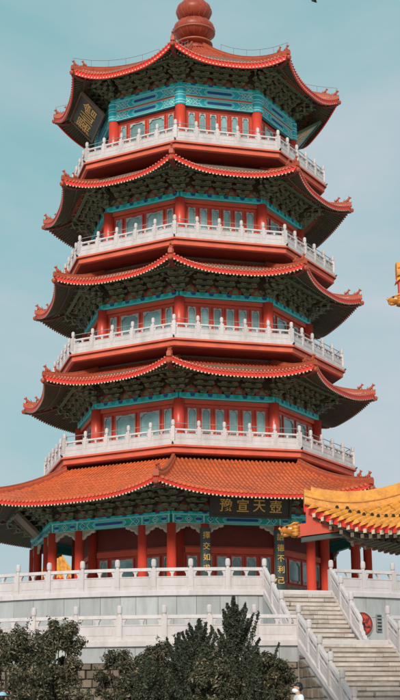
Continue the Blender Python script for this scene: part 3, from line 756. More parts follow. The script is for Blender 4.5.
LV = {2: dict(zb=11.76, rb=8.00, rw=6.08, b0=14.30, b1=14.58, tip=(9.03, 15.60), mid=15.12),
      3: dict(zb=16.85, rb=7.63, rw=5.80, b0=19.36, b1=19.62, tip=(8.55, 20.66), mid=20.15),
      4: dict(zb=21.89, rb=7.34, rw=5.50, b0=24.56, b1=24.84, tip=(8.21, 25.78), mid=25.24),
      5: dict(zb=26.99, rb=7.01, rw=5.25, b0=29.64, b1=30.86, tip=(7.77, 31.97), mid=31.27)}
BRK = bracket_mesh(1.02, 1.05, 1.06); BRKC = bracket_mesh(1.02, 1.50, 1.0)
PWB, PHB, RHB = .17, .96, .56
postb = post_mesh(PHB, PWB, .32)
wall_for_boards = {}
for lv in (2, 3, 4, 5):
    d = LV[lv]; zb, rb, rw = H + d['zb'], d['rb'], d['rw']; aw = rw * C8; face_w = 2 * rw * math.sin(R(22.5))
    b0, b1 = H + d['b0'], H + d['b1']
    # balcony: white slab, stepped red cornice, dark underside
    mb = MB()
    mb.lathe([(rw - .6, zb + .001), (rb - .02, zb + .001), (rb - .02, zb + .15), (rb - .06, zb + .19), (rw - .6, zb + .19)], 8, 'marble', a0=R(AZC), caps=False)
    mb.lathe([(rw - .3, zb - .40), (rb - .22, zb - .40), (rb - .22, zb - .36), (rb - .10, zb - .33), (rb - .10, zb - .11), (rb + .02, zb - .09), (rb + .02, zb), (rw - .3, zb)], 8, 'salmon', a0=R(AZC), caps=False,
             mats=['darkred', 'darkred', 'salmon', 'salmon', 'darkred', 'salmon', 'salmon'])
    bal = link('balcony', mb.mesh('balcony'), pg)
    rp_ = rb - .14; side = 2 * rp_ * math.sin(R(22.5)); ap = rp_ * C8; dx = side / 5
    pan = panel_mesh(dx - PWB, RHB, .12)
    for k in range(8):
        Rm = Matrix.Rotation(R(FACE[k]), 3, 'Z')
        link('post', postb, bal, pol(rp_, CORN[k], zb + .19), R(CORN[k]))
        for i in range(5):
            x = -side / 2 + dx * (i + .5); link('rail_panel', pan, bal, Rm @ Vector((x, -ap, zb + .19)), R(FACE[k]))
            if i: link('post', postb, bal, Rm @ Vector((-side / 2 + dx * i, -ap, zb + .19)), R(FACE[k]))
        mb = MB(); mb.box((0, 0, .04), (.08, .10, .08), 'black'); mb.tube([(0, -.03, .07), (0, -.09, .10)], [.04, .03], 8, 'black')
        link('spotlight', mb.mesh('spotlight'), bal, pol(rb - .02, CORN[k], zb), R(CORN[k]))
    mb = MB()
    for k in range(8):
        p, q = pol(rp_ - .12, CORN[k], zb + 1.02), pol(rp_ - .12, CORN[(k + 1) % 8], zb + 1.02)
        mb.tube([p, q], .018, 6, 'metal')
        for i in range(6):
            e = p.lerp(q, i / 5); mb.tube([e - Vector((0, 0, .82)), e], .014, 5, 'metal')
    link('safety_rail', mb.mesh('safety_rail'), bal)
    # wall core of the storey
    mb = MB(); ztop = H + d['tip'][1] + 1.1 if lv < 5 else b1 + 1.2
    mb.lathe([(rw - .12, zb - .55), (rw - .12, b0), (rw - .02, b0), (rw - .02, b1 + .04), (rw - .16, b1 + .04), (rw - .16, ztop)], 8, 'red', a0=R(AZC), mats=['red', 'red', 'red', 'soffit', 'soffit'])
    wall = link('storey_wall', mb.mesh('storey_wall'), pg)
    cm = column_mesh(.27, b0 - zb - .19, base=False)
    for k in range(8): link('column', cm, wall, pol(rw, CORN[k], zb + .19), 0)
    # beams
    if lv < 5:
        bm1 = beam_mesh('painted_beam', face_w * 1.005, b1 - b0, .26, 'aqua', 'band')
        lt_ = MB(); lt_.box((0, 0, .10), (face_w - .5, .14, .20), 'red'); ltm = lt_.mesh('lintel', inset=(.03, 'orange', .1))
        for k in range(8):
            Rm = Matrix.Rotation(R(FACE[k]), 3, 'Z')
            link('painted_beam', bm1, wall, Rm @ Vector((0, -aw - .02, b0)), R(FACE[k])); link('lintel', ltm, wall, Rm @ Vector((0, -aw + .04, b0 - .21)), R(FACE[k]))
        wtop = b0 - .36
    else:
        hb = .47
        bm1 = beam_mesh('painted_beam', face_w * 1.005, hb, .26, 'teal', 'rich'); bm3 = beam_mesh('painted_beam', face_w * 1.03, .18, .34, 'aqua', 'band')
        rs = MB(); rs.box((0, 0, .05), (face_w, .16, .10), 'salmon'); rsm = rs.mesh('beam_strip')
        for k in range(8):
            Rm = Matrix.Rotation(R(FACE[k]), 3, 'Z'); rz = R(FACE[k])
            link('painted_beam', bm1, wall, Rm @ Vector((0, -aw - .02, b0)), rz); link('beam_strip', rsm, wall, Rm @ Vector((0, -aw - .04, b0 + hb)), rz)
            link('painted_beam', bm1, wall, Rm @ Vector((0, -aw - .04, b0 + hb + .10)), rz); link('painted_beam', bm3, wall, Rm @ Vector((0, -aw - .02, b1 - .18)), rz)
        cap = MB()
        for k in range(8):
            m_ = MB(); m_.lathe([(.29, b0), (.29, b1 - .2)], 14, 'teal'); 
            for zz_ in (.08, .22, .5, .64, .9): m_.lathe([(.292, b0 + zz_), (.297, b0 + zz_), (.297, b0 + zz_ + .04), (.292, b0 + zz_ + .04)], 14, 'line')
            link('painted_column_head', m_.mesh('painted_column_head'), wall, pol(rw, CORN[k], 0))
        wtop = b0 - .22
    # windows
    wz = zb + .45; wh = wtop - wz; iw = face_w - .62
    wide = [(-iw * .42, iw * .13, 'slim'), (-iw * .17, iw * .30, 'wide'), (iw * .17, iw * .30, 'wide'), (iw * .42, iw * .13, 'slim')]
    six = [(-iw / 2 + iw / 6 * (i + .5), iw / 6 * .80, 'slim') for i in range(6)]
    for k in range(8): add_windows(wall, k, aw - .11, wz, wh, six if k % 2 == 0 else wide)
    # eave brackets
    zbk = b1 + .03
    tipz = H + d['tip'][1]; midz = H + d['mid']; rt = d['tip'][0]; am = rt * C8 * .965
    a_in = aw + 1.10; z_in = zbk + 1.12
    pan_b = bracket_panel_mesh(face_w / 4 * .62, .42)
    nb = 3
    for k in range(8):
        Rm = Matrix.Rotation(R(FACE[k]), 3, 'Z')
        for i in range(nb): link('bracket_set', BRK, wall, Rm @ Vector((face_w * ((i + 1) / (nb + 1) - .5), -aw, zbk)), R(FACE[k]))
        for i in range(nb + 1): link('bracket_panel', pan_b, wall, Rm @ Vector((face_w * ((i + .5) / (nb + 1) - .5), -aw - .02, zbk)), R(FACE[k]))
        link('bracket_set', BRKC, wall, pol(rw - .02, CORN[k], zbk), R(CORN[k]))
    if lv < 5:
        nz_ = H + LV[lv + 1]['zb'] - .40
        rf = Roof(8, LV[lv + 1]['rw'] * C8 + .12, nz_ - .12, am, midz, rt, tipz)
        add_roof(rf, a_in, z_in, .172, .054, 'tilered', 'tilered', 'tileend', .20, .24)
    else:
        rf5 = Roof(8, .55, H + 35.55, am, midz, rt, tipz, conc=.42)
        add_roof(rf5, a_in, z_in, .172, .054, 'tilered', 'tilered', 'tileend', .20, .24, fh=.27)

# finial on the top roof
fz = H + 35.2
mb = MB(); prof = [(1.02, 0), (1.02, .12), (.78, .22), (.72, .42), (.98, .52), (.98, .60), (.56, .72), (.50, .80)]
mb.lathe(prof, 32, 'finial')
def bulb(r, h, z0, n0): return [(n0 + (r - n0) * (math.sin(PI * q / 14) ** .62), z0 + h * q / 14) for q in range(15)]
fo = link('finial', mb.mesh('finial', False), pg, (0, 0, fz))
def fin(name, fn):
    m = MB(); fn(m); link(name, m.mesh(name, True), fo, (0, 0, fz))
fin('lower_bulb', lambda m: m.lathe(bulb(1.16, 1.20, .84, .55), 40, 'finial'))
fin('upper_bulb', lambda m: m.lathe(bulb(.99, 1.15, 2.02, .50), 40, 'finial'))
fin('top_bulb', lambda m: m.lathe(bulb(.62, .80, 3.2, .2) + [(.10, 4.1), (.02, 4.6)], 32, 'finial'))
fin('gold_band', lambda m: [m.lathe([(1.15, 1.22), (1.175, 1.24), (1.175, 1.28), (1.15, 1.30)], 40, 'finband'), m.lathe([(1.0, .50), (1.03, .51), (1.03, .57), (1.0, .60)], 40, 'finband')])
def ribs(m):
    for (r, h, z0, n0) in ((1.16, 1.20, .84, .55), (.99, 1.15, 2.02, .50)):
        pr = bulb(r, h, z0, n0)
        for q in range(16):
            a = 2 * PI * q / 16; m.tube([((p[0] + .004) * math.sin(a), -(p[0] + .004) * math.cos(a), p[1]) for p in pr], .018, 4, 'finband')
fin('panel_seams', ribs)
# lightning conductor wire on the front hips of the top roof
mb = MB()
for k in range(8):
    P = [Matrix.Rotation(R(FACE[k]), 3, 'Z') @ (rf5.pt(.25 + .75 * q / 10, 1) + Vector((0, 0, .62))) for q in range(11)]
    mb.tube(P, .012, 4, 'metal')
    for p in P[::2]: mb.tube([p - Vector((0, 0, .5)), p], .012, 4, 'metal')
link('lightning_wire', mb.mesh('lightning_wire'), pg)

# ground storey: veranda
RV, RI = 8.40, 6.20
av = RV * C8; vw = 2 * RV * math.sin(R(22.5)); b0, b1 = H + 8.15, H + 8.67
ai = RI * C8; iwf = 2 * RI * math.sin(R(22.5))
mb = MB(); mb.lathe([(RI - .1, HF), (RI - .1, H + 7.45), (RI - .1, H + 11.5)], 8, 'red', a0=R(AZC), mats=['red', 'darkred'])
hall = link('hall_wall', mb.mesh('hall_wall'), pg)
mb = MB(); mb.lathe([(RV - .25, H + 8.62), (RI - .2, H + 8.62), (RI - .2, H + 8.72), (RV - .25, H + 8.72), (RV - .25, H + 8.62)], 8, 'soffit', a0=R(AZC), caps=False)
link('veranda_ceiling', mb.mesh('veranda_ceiling'), hall)
cm = column_mesh(.215, b0 - HF); ci = column_mesh(.22, H + 8.62 - HF)
FR = .235
bays = [(-.5, -.5 + FR), (-.5 + FR, .5 - FR), (.5 - FR, .5)]
bmS = beam_mesh('painted_beam', vw * FR, b1 - b0 - .13, .24, 'green', 'lozenge'); bmL = beam_mesh('painted_beam', vw * (1 - 2 * FR), b1 - b0 - .13, .24, 'green', 'lozenge')
bmT = beam_mesh('painted_beam', vw * 1.01, .13, .34, 'aqua', 'band')
def corbel(sgn):
    m = MB(); m.prism([(sgn * .18, 0), (sgn * .86, 0), (sgn * .86, -.09), (sgn * .74, -.13), (sgn * .66, -.10), (sgn * .58, -.20), (sgn * .46, -.23), (sgn * .42, -.20), (sgn * .36, -.32), (sgn * .24, -.40), (sgn * .18, -.40)], -.05, .05, 'cream')
    m.prism([(sgn * .24, -.04), (sgn * .70, -.04), (sgn * .50, -.15), (sgn * .34, -.20), (sgn * .24, -.30)], -.06, -.04, 'bline')
    return m.mesh('corbel', inset=None)
cbl, cbr = corbel(-1), corbel(1)
BRV = bracket_mesh(1.04, 1.25, .96); BRVC = bracket_mesh(1.04, 1.75, .96)
zbk = b1 + .03; NB = 5
pan_b = bracket_panel_mesh(vw / (NB + 1) * .62, .44)
for k in range(8):
    Rm = Matrix.Rotation(R(FACE[k]), 3, 'Z'); rz = R(FACE[k])
    link('veranda_column', cm, hall, pol(RV, CORN[k], HF))
    for f in (-.5 + FR, .5 - FR): link('veranda_column', cm, hall, Rm @ Vector((vw * f, -av, HF)))
    link('hall_column', ci, hall, pol(RI, CORN[k], HF))
    for (f0, f1) in bays:
        link('painted_beam', bmS if abs(f1 - f0) < .4 else bmL, hall, Rm @ Vector((vw * (f0 + f1) / 2, -av, b0)), rz)
        link('corbel', cbr, hall, Rm @ Vector((vw * f0, -av, b0 - .01)), rz); link('corbel', cbl, hall, Rm @ Vector((vw * f1, -av, b0 - .01)), rz)
    link('painted_beam', bmT, hall, Rm @ Vector((0, -av, b1 - .13)), rz)
    for i in range(NB): link('bracket_set', BRV, hall, Rm @ Vector((vw * ((i + 1) / (NB + 1) - .5), -av, zbk)), rz)
    for i in range(NB + 1): link('bracket_panel', pan_b, hall, Rm @ Vector((vw * ((i + .5) / (NB + 1) - .5), -av + .01, zbk)), rz)
    link('bracket_set', BRVC, hall, pol(RV - .02, CORN[k], zbk), R(CORN[k]))
    # doors and windows between hall columns, brick dado on the plain faces
    iw = iwf - .55; wz = HF + (.95 if k % 2 else .30); wh = H + 7.05 - wz
    cells = [(-iw / 2 + iw / 6 * (i + .5), iw / 6 * .84, 'slim') for i in range(6)] if k % 2 == 0 else [(-iw * .42, iw * .13, 'slim'), (-iw * .17, iw * .31, 'wide'), (iw * .17, iw * .31, 'wide'), (iw * .42, iw * .13, 'slim')]
    add_windows(hall, k, ai - .09, wz, wh, cells)
    m = MB(); m.box((0, 0, .12), (iw, .16, .24), 'red'); link('lintel', m.mesh('lintel', inset=(.035, 'orange', .1)), hall, Rm @ Vector((0, -ai + .02, H + 7.12)), rz)
    if k % 2 and k in (1, 7):
        for c in range(8):
            x = -iw / 2 + (0 if c % 2 else -.12)
            while x < iw / 2 - .02:
                x0, x1 = max(x, -iw / 2) + .008, min(x + .26, iw / 2)
                if x1 - x0 > .05:
                    m = MB(); m.box((0, 0, 0), (x1 - x0, .08, .092), 'brick'); link('brick', m.mesh('brick'), hall, Rm @ Vector(((x0 + x1) / 2, -ai + .03, HF + .06 + c * .104)), rz)
                x += .26
# wall between brackets above the veranda beam
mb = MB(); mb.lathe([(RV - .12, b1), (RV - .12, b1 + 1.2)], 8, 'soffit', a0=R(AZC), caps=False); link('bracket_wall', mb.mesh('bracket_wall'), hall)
rf1 = Roof(8, 7.0, H + 11.18, 12.37 * C8 * .965, H + 9.10, 12.37, H + 9.60, p=3.0, conc=.30)
add_roof(rf1, av + 1.32, zbk + 1.16, .195, .072, 'tile', 'tile', None, .24, .28, 'broad lowest roof of orange barrel tiles')

# ------------------------------------------------------------------ signboards
def signboard(label, az, a, z, tilt, wd, ht, chars, csize, mboard='sign', small=None, border='darkred', name='signboard', clr='goldleaf', right_to_left=False, bold=.004):
    t = thing(name, label, 'sign', pol(a, az, z))
    rot = (Matrix.Rotation(R(az), 4, 'Z') @ Matrix.Rotation(R(tilt), 4, 'X'))
    t.rotation_euler = rot.to_euler()
    def part(nm, me, x, y, zz, flat=False):
        o = bpy.data.objects.new(nm, me); COL.objects.link(o); o.parent = t; o.location = (x, y, zz)
        if flat: o.rotation_euler = (R(90), 0, 0)
        return o
    m = MB(); m.box((0, 0, 0), (wd, .08, ht), mboard); part('board', m.mesh('board'), 0, 0, 0)
    m = MB()
    for sz in (-1, 1): m.box((0, -.03, sz * (ht / 2 + .05)), (wd + .2, .14, .10), border)
    for sx in (-1, 1): m.box((sx * (wd / 2 + .05), -.03, 0), (.10, .14, ht), border)
    part('frame', m.mesh('frame'), 0, 0, 0)
    seq = chars[::-1] if right_to_left else chars; n = len(seq)
    for i, ch in enumerate(seq):
        part('character', text_mesh(ch, csize, clr, bold=bold), wd * ((i + .5) / n - .5) * .86, -.055, 0, True)
    if small:
        for i in range(small):      # illegible little gilt marks of the signature
            m = MB(); q = ht * .05; m.box((0, 0, q), (q * 1.8, .012, q * .5), clr); m.box((0, 0, -q * .6), (q * .5, .012, q * 2.0), clr); m.box((q * .5, 0, -q * .9), (q * 1.1, .012, q * .4), clr)
            part('gilt_mark', m.mesh('gilt_mark'), -wd * .455, -.05, ht * .30 - i * ht * .19)
    return t
signboard('dark signboard with four gold characters above the pagoda entrance', FACE[0], av + 1.45, H + 8.80, 10, 3.5, .88, '豫宣天壺', .60, mboard='signbrown', border='signbrown')
signboard('dark tilted signboard with three gold characters under the top left eave', FACE[6], LV[5]['rw'] * C8 + 1.05, H + 30.78, 46, 3.3, 1.55, '會仙閣', 1.02, right_to_left=True, small=4, border='soffit')
signboard('pale teal tilted signboard under the top right eave', FACE[2], LV[5]['rw'] * C8 + 1.05, H + 30.70, 58, 3.3, 1.55, '會仙閣', .86, mboard='signteal', border='bgreen', right_to_left=True)
signboard('dusty grey hanging board under the lowest roof at the far left', FACE[6], av + .80, H + 8.95, 46, 1.7, 1.25, '', .5, mboard='dusty', border='soffit')
# vertical couplet boards on the entrance columns
def couplet(label, f, chars):
    Rm = Matrix.Rotation(R(FACE[0]), 3, 'Z'); p = Rm @ Vector((vw * f, -av, HF + .35))
    t = thing('couplet_board', label, 'sign', p, 'couplet boards on the entrance columns'); t.rotation_euler = (0, 0, R(FACE[0]))
    h = b0 - HF - .55; m = MB(); n = 8; rr = .245
    A = [R(-62 + 124 * q / n) for q in range(n + 1)]
    for q in range(n):
        v = []
        for r in (rr + .03, rr):
            for z in (0, h):
                for a in (A[q], A[q + 1]): v.append(Vector((r * math.sin(a), -r * math.cos(a), z)))
        m.hexa([v[0], v[1], v[5], v[4], v[2], v[3], v[7], v[6]], 'couplet')
    o = bpy.data.objects.new('board', m.mesh('board')); COL.objects.link(o); o.parent = t
    for i, ch in enumerate(chars):
        o = bpy.data.objects.new('character', text_mesh(ch, .34, 'cream' if False else 'goldleaf', bold=.002)); COL.objects.link(o); o.parent = t
        o.location = (0, -rr - .045, h - .32 - i * .48); o.rotation_euler = (R(90), 0, 0)
    m = MB(); m.tube([(-.30, -.12, .02), (-.38, -.14, .18), (-.30, -.16, .34), (-.20, -.16, .46), (-.12, -.2, .52)], [.03, .05, .045, .05, .03], 7, 'goldleaf')
    o = bpy.data.objects.new('scroll_bracket', m.mesh('scroll_bracket', True)); COL.objects.link(o); o.parent = t
couplet('dark vertical board with gold characters on the column left of the entrance', -.5 + FR, '擇交如求')
couplet('dark vertical board with gold characters on the column right of the entrance', .5 - FR, '語德不利己')

# ------------------------------------------------------------------ golden-roofed gate pavilion at the right
gx, gy = 9.97, -(DIST - 36)
pv = thing('gate_pavilion', 'gate pavilion with golden glazed roofs entering the frame at right', 'pavilion', (gx, gy, 0))
GF = [-45 + 90 * k for k in range(4)]
def gat(p, k): return Matrix.Rotation(R(GF[k]), 3, 'Z') @ Vector(p) + Vector((gx, gy, 0))
def dragon_mesh(s=1.0):
    mb = MB()
    mb.tube([(0, .30, 0), (0, .12, .02), (0, -.10, .04), (0, -.26, .02), (0, -.40, -.02)], [.17, .22, .21, .15, .07], 9, 'goldorange')
    mb.tube([(0, -.10, -.12), (0, -.26, -.15), (0, -.38, -.12)], [.09, .08, .03], 7, 'goldorange')
    mb.tube([(0, -.36, .02), (0, -.44, .10), (0, -.40, .17)], [.05, .045, .015], 6, 'gold')
    for sx in (-1, 1):
        mb.tube([(sx * .10, -.05, .18), (sx * .15, .10, .28), (sx * .13, .28, .30)], [.04, .035, .01], 6, 'gold')
        mb.tube([(sx * .14, -.16, .12), (sx * .17, -.20, .15)], [.06, .03], 7, 'black')
        for q in range(6):
            a = .5 + q * .45; mb.tube([(sx * .16, .02, .10 - .09 * q * .6), (sx * .25, .14, .12 - .1 * q * .6), (sx * .22, .30, .16 - .1 * q * .6)], [.05, .045, .01], 5, 'goldorange' if q % 2 else 'gold')
        mb.tube([(sx * .08, -.34, -.08), (sx * .09, -.36, -.16)], [.025, .006], 5, 'cream')
    return mb.mesh('dragon_head', True)
DRG = dragon_mesh()
DRG.transform(Matrix.Diagonal((.74, .74, .74, 1)))
def gold_roof(rf, a_in, z_in, near, over=.22):
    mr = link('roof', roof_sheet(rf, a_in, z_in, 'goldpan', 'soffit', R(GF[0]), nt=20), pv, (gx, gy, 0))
    fm = fascia_mesh(rf, .20, 'redfas', z0=-.03); ram = rafters_mesh(rf, a_in, z_in, .26, .11, 'rafter', 'raftend', drop=.16)
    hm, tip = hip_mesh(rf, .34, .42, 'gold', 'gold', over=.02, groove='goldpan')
    rtip = rf.ac * 1.414; q0 = Vector((rf.T, -1, 0)).normalized(); zt0 = rf.pt(1, 1).z
    B0, e = q0 * (a_in * 1.25) + Vector((0, 0, zt0 - .60)), q0 * (rtip + over) + Vector((0, 0, zt0 - .92))
    m_ = MB(); m_.sweep([B0, B0.lerp(e, .5), e], .30, .34, 'red'); m_.sweep([B0 - Vector((0, 0, .13)), (B0.lerp(e, .5)) - Vector((0, 0, .13)), e - Vector((0, 0, .13)) - q0 * .1], .24, .14, 'couplet')
    g0, g1 = q0 * (rtip - .9), q0 * (rtip - .02)       # red board closing the gap between beam and hip
    m_.sweep([g0 + Vector((0, 0, zt0 - .66)), g1 + Vector((0, 0, zt0 - .62))], .20, [.52, .60], 'red')
    cm_ = m_.mesh('corner_beam')
    bm_ = beast_mesh('gold', 1.1)
    vis = lambda u: u < -rf.ac * .2
    tm = tile_rows_mesh(rf, .225, .085, 'gold', 'goldpale', 'black', tl=.46, point=.20)
    tm0 = tile_rows_mesh(rf, .225, .085, 'gold', 'goldpale', 'black', skip=vis, tl=.42, point=.16) if near else tm
    for k in range(4):
        rz = R(GF[k]); L0 = (gx, gy, 0)
        link('tile_rows', tm0 if k == 0 else tm, mr, L0, rz, 'stuff'); link('eave_fascia', fm, mr, L0, rz); link('rafters', ram, mr, L0, rz, 'stuff')
        link('hip_ridge', hm, mr, L0, rz); link('corner_beam', cm_, mr, L0, rz)
        ca = GF[k] + 45; rt = math.hypot(e.x, e.y)
        link('dragon_head', DRG, mr, scale=None if near else (.85, .85, .85), loc=pol(rt + .16, ca, e.z + .17) + Vector(L0), rz=R(ca))
    if near:
        for u in rf.rows(.225):
            if vis(u):
                m = MB(); tile_row(m, rf, u, .085, 'gold', 'goldpale', 'black', .46, point=.20); link('tile_row', m.mesh('tile_row'), mr, (gx, gy, 0), R(GF[0]))
    return mr
rfa = Roof(4, 2.7, H + 5.80, 4.72, H + 4.62, 7.07, H + 5.50, p=3.8, conc=.22)
gold_roof(rfa, 3.75, H + 4.72, True)
rfb = Roof(4, .25, H + 14.8, 2.6, H + 11.25, 4.28, H + 11.95, p=2.6, conc=.40)
gold_roof(rfb, 1.85, H + 11.65, False, -.12)
mb = MB()
mb.box((0, 0, H + 8.6), (2.9, 2.9, 6.2), 'red', Matrix.Rotation(R(45), 4, 'Z'))
link('upper_storey', mb.mesh('upper_storey'), pv, (gx, gy, 0))
gc = column_mesh(.24, H + 3.7); ga_ = 2.72
bb = beam_mesh('painted_beam', ga_ * 2, .42, .26, 'green', 'rich'); BRG = bracket_mesh(.85, .95, .7)
for k in range(4):
    link('column', gc, pv, pol(ga_ * 1.414, GF[k] + 45, .3) + Vector((gx, gy, 0)))
    link('painted_beam', bb, pv, gat((0, -ga_, H + 3.68), k), R(GF[k]))
    for i in range(6): link('bracket_set', BRG, pv, gat((-ga_ + ga_ * 2 * i / 5, -ga_, H + 4.12), k), R(GF[k]))
    bU = 2 * .95
    for i in range(4): link('bracket_set', BRG, pv, gat((-1.6 + 3.2 * i / 3, -1.45, H + 10.75), k), R(GF[k]))
mb = MB(); mb.lathe([(.7, 0), (.8, .2), (.45, .5), (.7, .9), (.3, 1.3), (.08, 1.7)], 20, 'gold'); link('finial', mb.mesh('finial', True), pv, (gx, gy, H + 14.7))
mb = MB(); mb.box((0, 0, .15), (7.0, 7.0, .30), 'marble', Matrix.Rotation(R(45), 4, 'Z')); link('plinth', mb.mesh('plinth'), pv, (gx, gy, 0))

# ------------------------------------------------------------------ far golden-roofed pavilion behind, seen through the veranda
dep = 98; fx, fy = (56 - 196) / 1340 * dep, dep - DIST; zpk = (715 - 556) / 1340 * dep + H; zev = (715 - 583) / 1340 * dep + H
fp = thing('far_pavilion', 'small golden-roofed pavilion far behind the left veranda columns', 'pavilion', (fx, fy, 0))
rff = Roof(4, .1, zpk, 1.05, zev, 1.62, zev + .12, conc=.3)
mr = link('roof', roof_sheet(rff, .7, zev + .4, 'gold', 'soffit', R(20)), fp, (fx, fy, 0))
tm = tile_rows_mesh(rff, .26, .09, 'gold', 'goldpale', None); fm = fascia_mesh(rff, .18, 'redfas'); hm, tip = hip_mesh(rff, .2, .18, 'gold', 'goldpale')
for k in range(4):
    for nm, me_ in (('tile_rows', tm), ('eave_fascia', fm), ('hip_ridge', hm)): link(nm, me_, mr, (fx, fy, 0), R(20 + 90 * k), 'stuff' if nm == 'tile_rows' else None)
mb = MB(); mb.box((0, 0, zev / 2), (1.2, 1.2, zev + .3), 'red', Matrix.Rotation(R(20), 4, 'Z')); link('wall', mb.mesh('wall'), fp, (fx, fy, 0))

# ------------------------------------------------------------------ shrubs and conifers in front of the terrace
def leaf_mesh(name, pts, nrm, size, mats, frac_pale):
    n = len(pts); a = rng.normal(size=(n, 3)); nrm = nrm + rng.normal(size=(n, 3)) * .55
    nrm /= np.linalg.norm(nrm, axis=1)[:, None]; t = np.cross(nrm, a); t /= np.linalg.norm(t, axis=1)[:, None]; b = np.cross(nrm, t)
    s = size * rng.uniform(.45, 1.0, n)[:, None] ** .8 * np.where(rng.random(n) < .15, 1.75, 1.15)[:, None]
    V = np.stack([pts - t * s, pts - b * s * .45 + nrm * s * .15, pts + t * s, pts + b * s * .45 + nrm * s * .15], 1).reshape(-1, 3)
    me = bpy.data.meshes.new(name); me.from_pydata(V.tolist(), [], np.arange(4 * n).reshape(n, 4).tolist())
    for m in mats: me.materials.append(MT[m])
    me.polygons.foreach_set('material_index', (rng.random(n) < frac_pale).astype(int)); me.update(); return me
def shrub(px, depth, top_px, w_px, label, n=7000, seed=0):
    s = depth / 1340; x = (px - 196) * s; zt = (715 - top_px) * s + H; wd = w_px * s / 2
    t = thing('shrub', label, 'shrub', (x, -(DIST - depth), 0), 'leafy shrubs in front of the terrace')
    stems = MB(); P = []; N = []
    r = random.Random(seed); lobes = []
    for q in range(80):
        th = r.uniform(0, 2 * PI); hz = zt * r.uniform(.12, .97)
        e = hz / zt; env = wd * (.86 + .14 * math.sin(e * 9 + seed)) * (1.0 if e < .6 else math.sqrt(max(.02, 1 - ((e - .6) / .42) ** 2)))
        rr = env * math.sqrt(r.uniform(.15, 1)); lr = wd * r.uniform(.14, .30)
        c = (rr * math.cos(th) * .92, rr * math.sin(th) * .92, hz - lr * .6)
        lobes.append((c, lr))
        if q % 2 == 0: stems.tube([(0.12 * math.cos(th), .12 * math.sin(th), 0), (c[0] * .45, c[1] * .45, c[2] * .5), (c[0] * .95, c[1] * .95, c[2])], [.03, .02, .006], 5, 'bark')
    for (c, lr) in lobes:
        k = int(n / len(lobes)); d = rng.normal(size=(k, 3)); d /= np.linalg.norm(d, axis=1)[:, None]; rad = lr * rng.uniform(.2, 1.25, k) ** .8
        P.append(np.array(c) + d * rad[:, None] * np.array([1, 1, .85])); N.append(d + np.array([0, 0, .6]))
    for q in range(60):          # loose sprigs along the outline
        c, lr = lobes[r.randrange(len(lobes))]; th = r.uniform(0, 2 * PI); k = 26
        tt = np.linspace(0, 1, k)[:, None]; dirv = np.array([math.cos(th) * .6, math.sin(th) * .6, r.uniform(.3, 1.1)])
        P.append(np.array(c) + dirv * (lr * (.5 + tt * r.uniform(.7, 1.3))) + rng.normal(size=(k, 3)) * .04); N.append(np.tile([0, 0, 1.0], (k, 1)) + rng.normal(size=(k, 3)))
    link('stems', stems.mesh('stems'), t, (x, -(DIST - depth), 0))
    link('crown', leaf_mesh('crown', np.concatenate(P), np.concatenate(N), .047, ['leaf', 'leafpale'], .24), t, (x, -(DIST - depth), 0))
def conifer(px, depth, top_px, w_px, label, n=6500, seed=0):
    s = depth / 1340; x = (px - 196) * s; zt = (715 - top_px) * s + H; wd = w_px * s / 2; r = random.Random(seed)
    t = thing('conifer', label, 'conifer', (x, -(DIST - depth), 0), 'small conifers in front of the terrace')
    tr = MB(); tr.tube([(0, 0, 0), (.03, 0, zt * .5), (0, .02, zt * .97)], [.09, .05, .008], 7, 'bark'); P = []; N = []
    nb = 62
    for q in range(nb):
        u = ((q + r.random()) / nb) ** 1.05; z0 = zt * (.01 + .86 * u); th = r.uniform(0, 2 * PI)
        ln = wd * (1.0 - .95 * u) ** .8 * r.choice((.40, .65, .9, 1.15, 1.45)) * r.uniform(.85, 1.15) + .05; rise = ln * r.uniform(.75, 1.35) + .16
        rise = min(rise, (zt - z0) * .92)
        k = int(n / nb); tt = rng.random(k)[:, None] ** .85
        tr.tube([(0, 0, z0), (ln * math.cos(th) * .55, ln * math.sin(th) * .55, z0 + rise * .38), (ln * math.cos(th), ln * math.sin(th), z0 + rise)], [.018, .012, .004], 4, 'bark')
        thk = (.013 + .135 * math.sqrt(ln) * (1 - tt) ** 1.35)          # plume: broad at its base, a point at its tip
        cen = np.concatenate([ln * math.cos(th) * tt ** .8, ln * math.sin(th) * tt ** .8, rise * (.5 * tt + .5 * tt ** 2)], 1) + np.array([0, 0, z0])
        P.append(cen + rng.normal(size=(k, 3)) * thk); N.append(rng.normal(size=(k, 3)) + np.array([math.cos(th), math.sin(th), .4]) * .7)
    k = int(n * .06); zz = rng.uniform(.78, 1.0, k)[:, None] * zt; P.append(np.concatenate([rng.normal(size=(k, 2)) * (.012 + .30 * (1 - zz / zt)), zz], 1)); N.append(rng.normal(size=(k, 3)))
    link('trunk', tr.mesh('trunk'), t, (x, -(DIST - depth), 0))
    link('crown', leaf_mesh('crown', np.concatenate(P), np.concatenate(N), .042, ['needle', 'needlepale'], .25), t, (x, -(DIST - depth), 0))
shrub(12, 37.5, 629, 92, 'broad dusty shrub at the left edge of the photo', 26000, 3)
shrub(58, 38.5, 621, 68, 'tall dusty shrub second from the left edge', 23000, 5)
shrub(118, 39, 648, 48, 'thin pale shrub just right of the exposed rubble wall', 13000, 8)
shrub(152, 38.6, 644, 56, 'leafy shrub left of the conifers', 16000, 11)
shrub(212, 36.8, 660, 70, 'low shrub in front of the tallest conifer', 17000, 17)
shrub(267, 38, 650, 46, 'leafy shrub closest to the staircase', 15000, 14)
shrub(184, 39, 656, 60, 'low leafy shrub behind the second tallest conifer', 15000, 21)
conifer(231, 38, 602, 88, 'tallest pointed conifer, right of the other conifers', 28000, 2)
conifer(197, 37.5, 624, 80, 'second tallest conifer, left of the tallest one', 24000, 4)
conifer(177, 38.2, 637, 62, 'slender conifer left of the second tallest', 17000, 6)
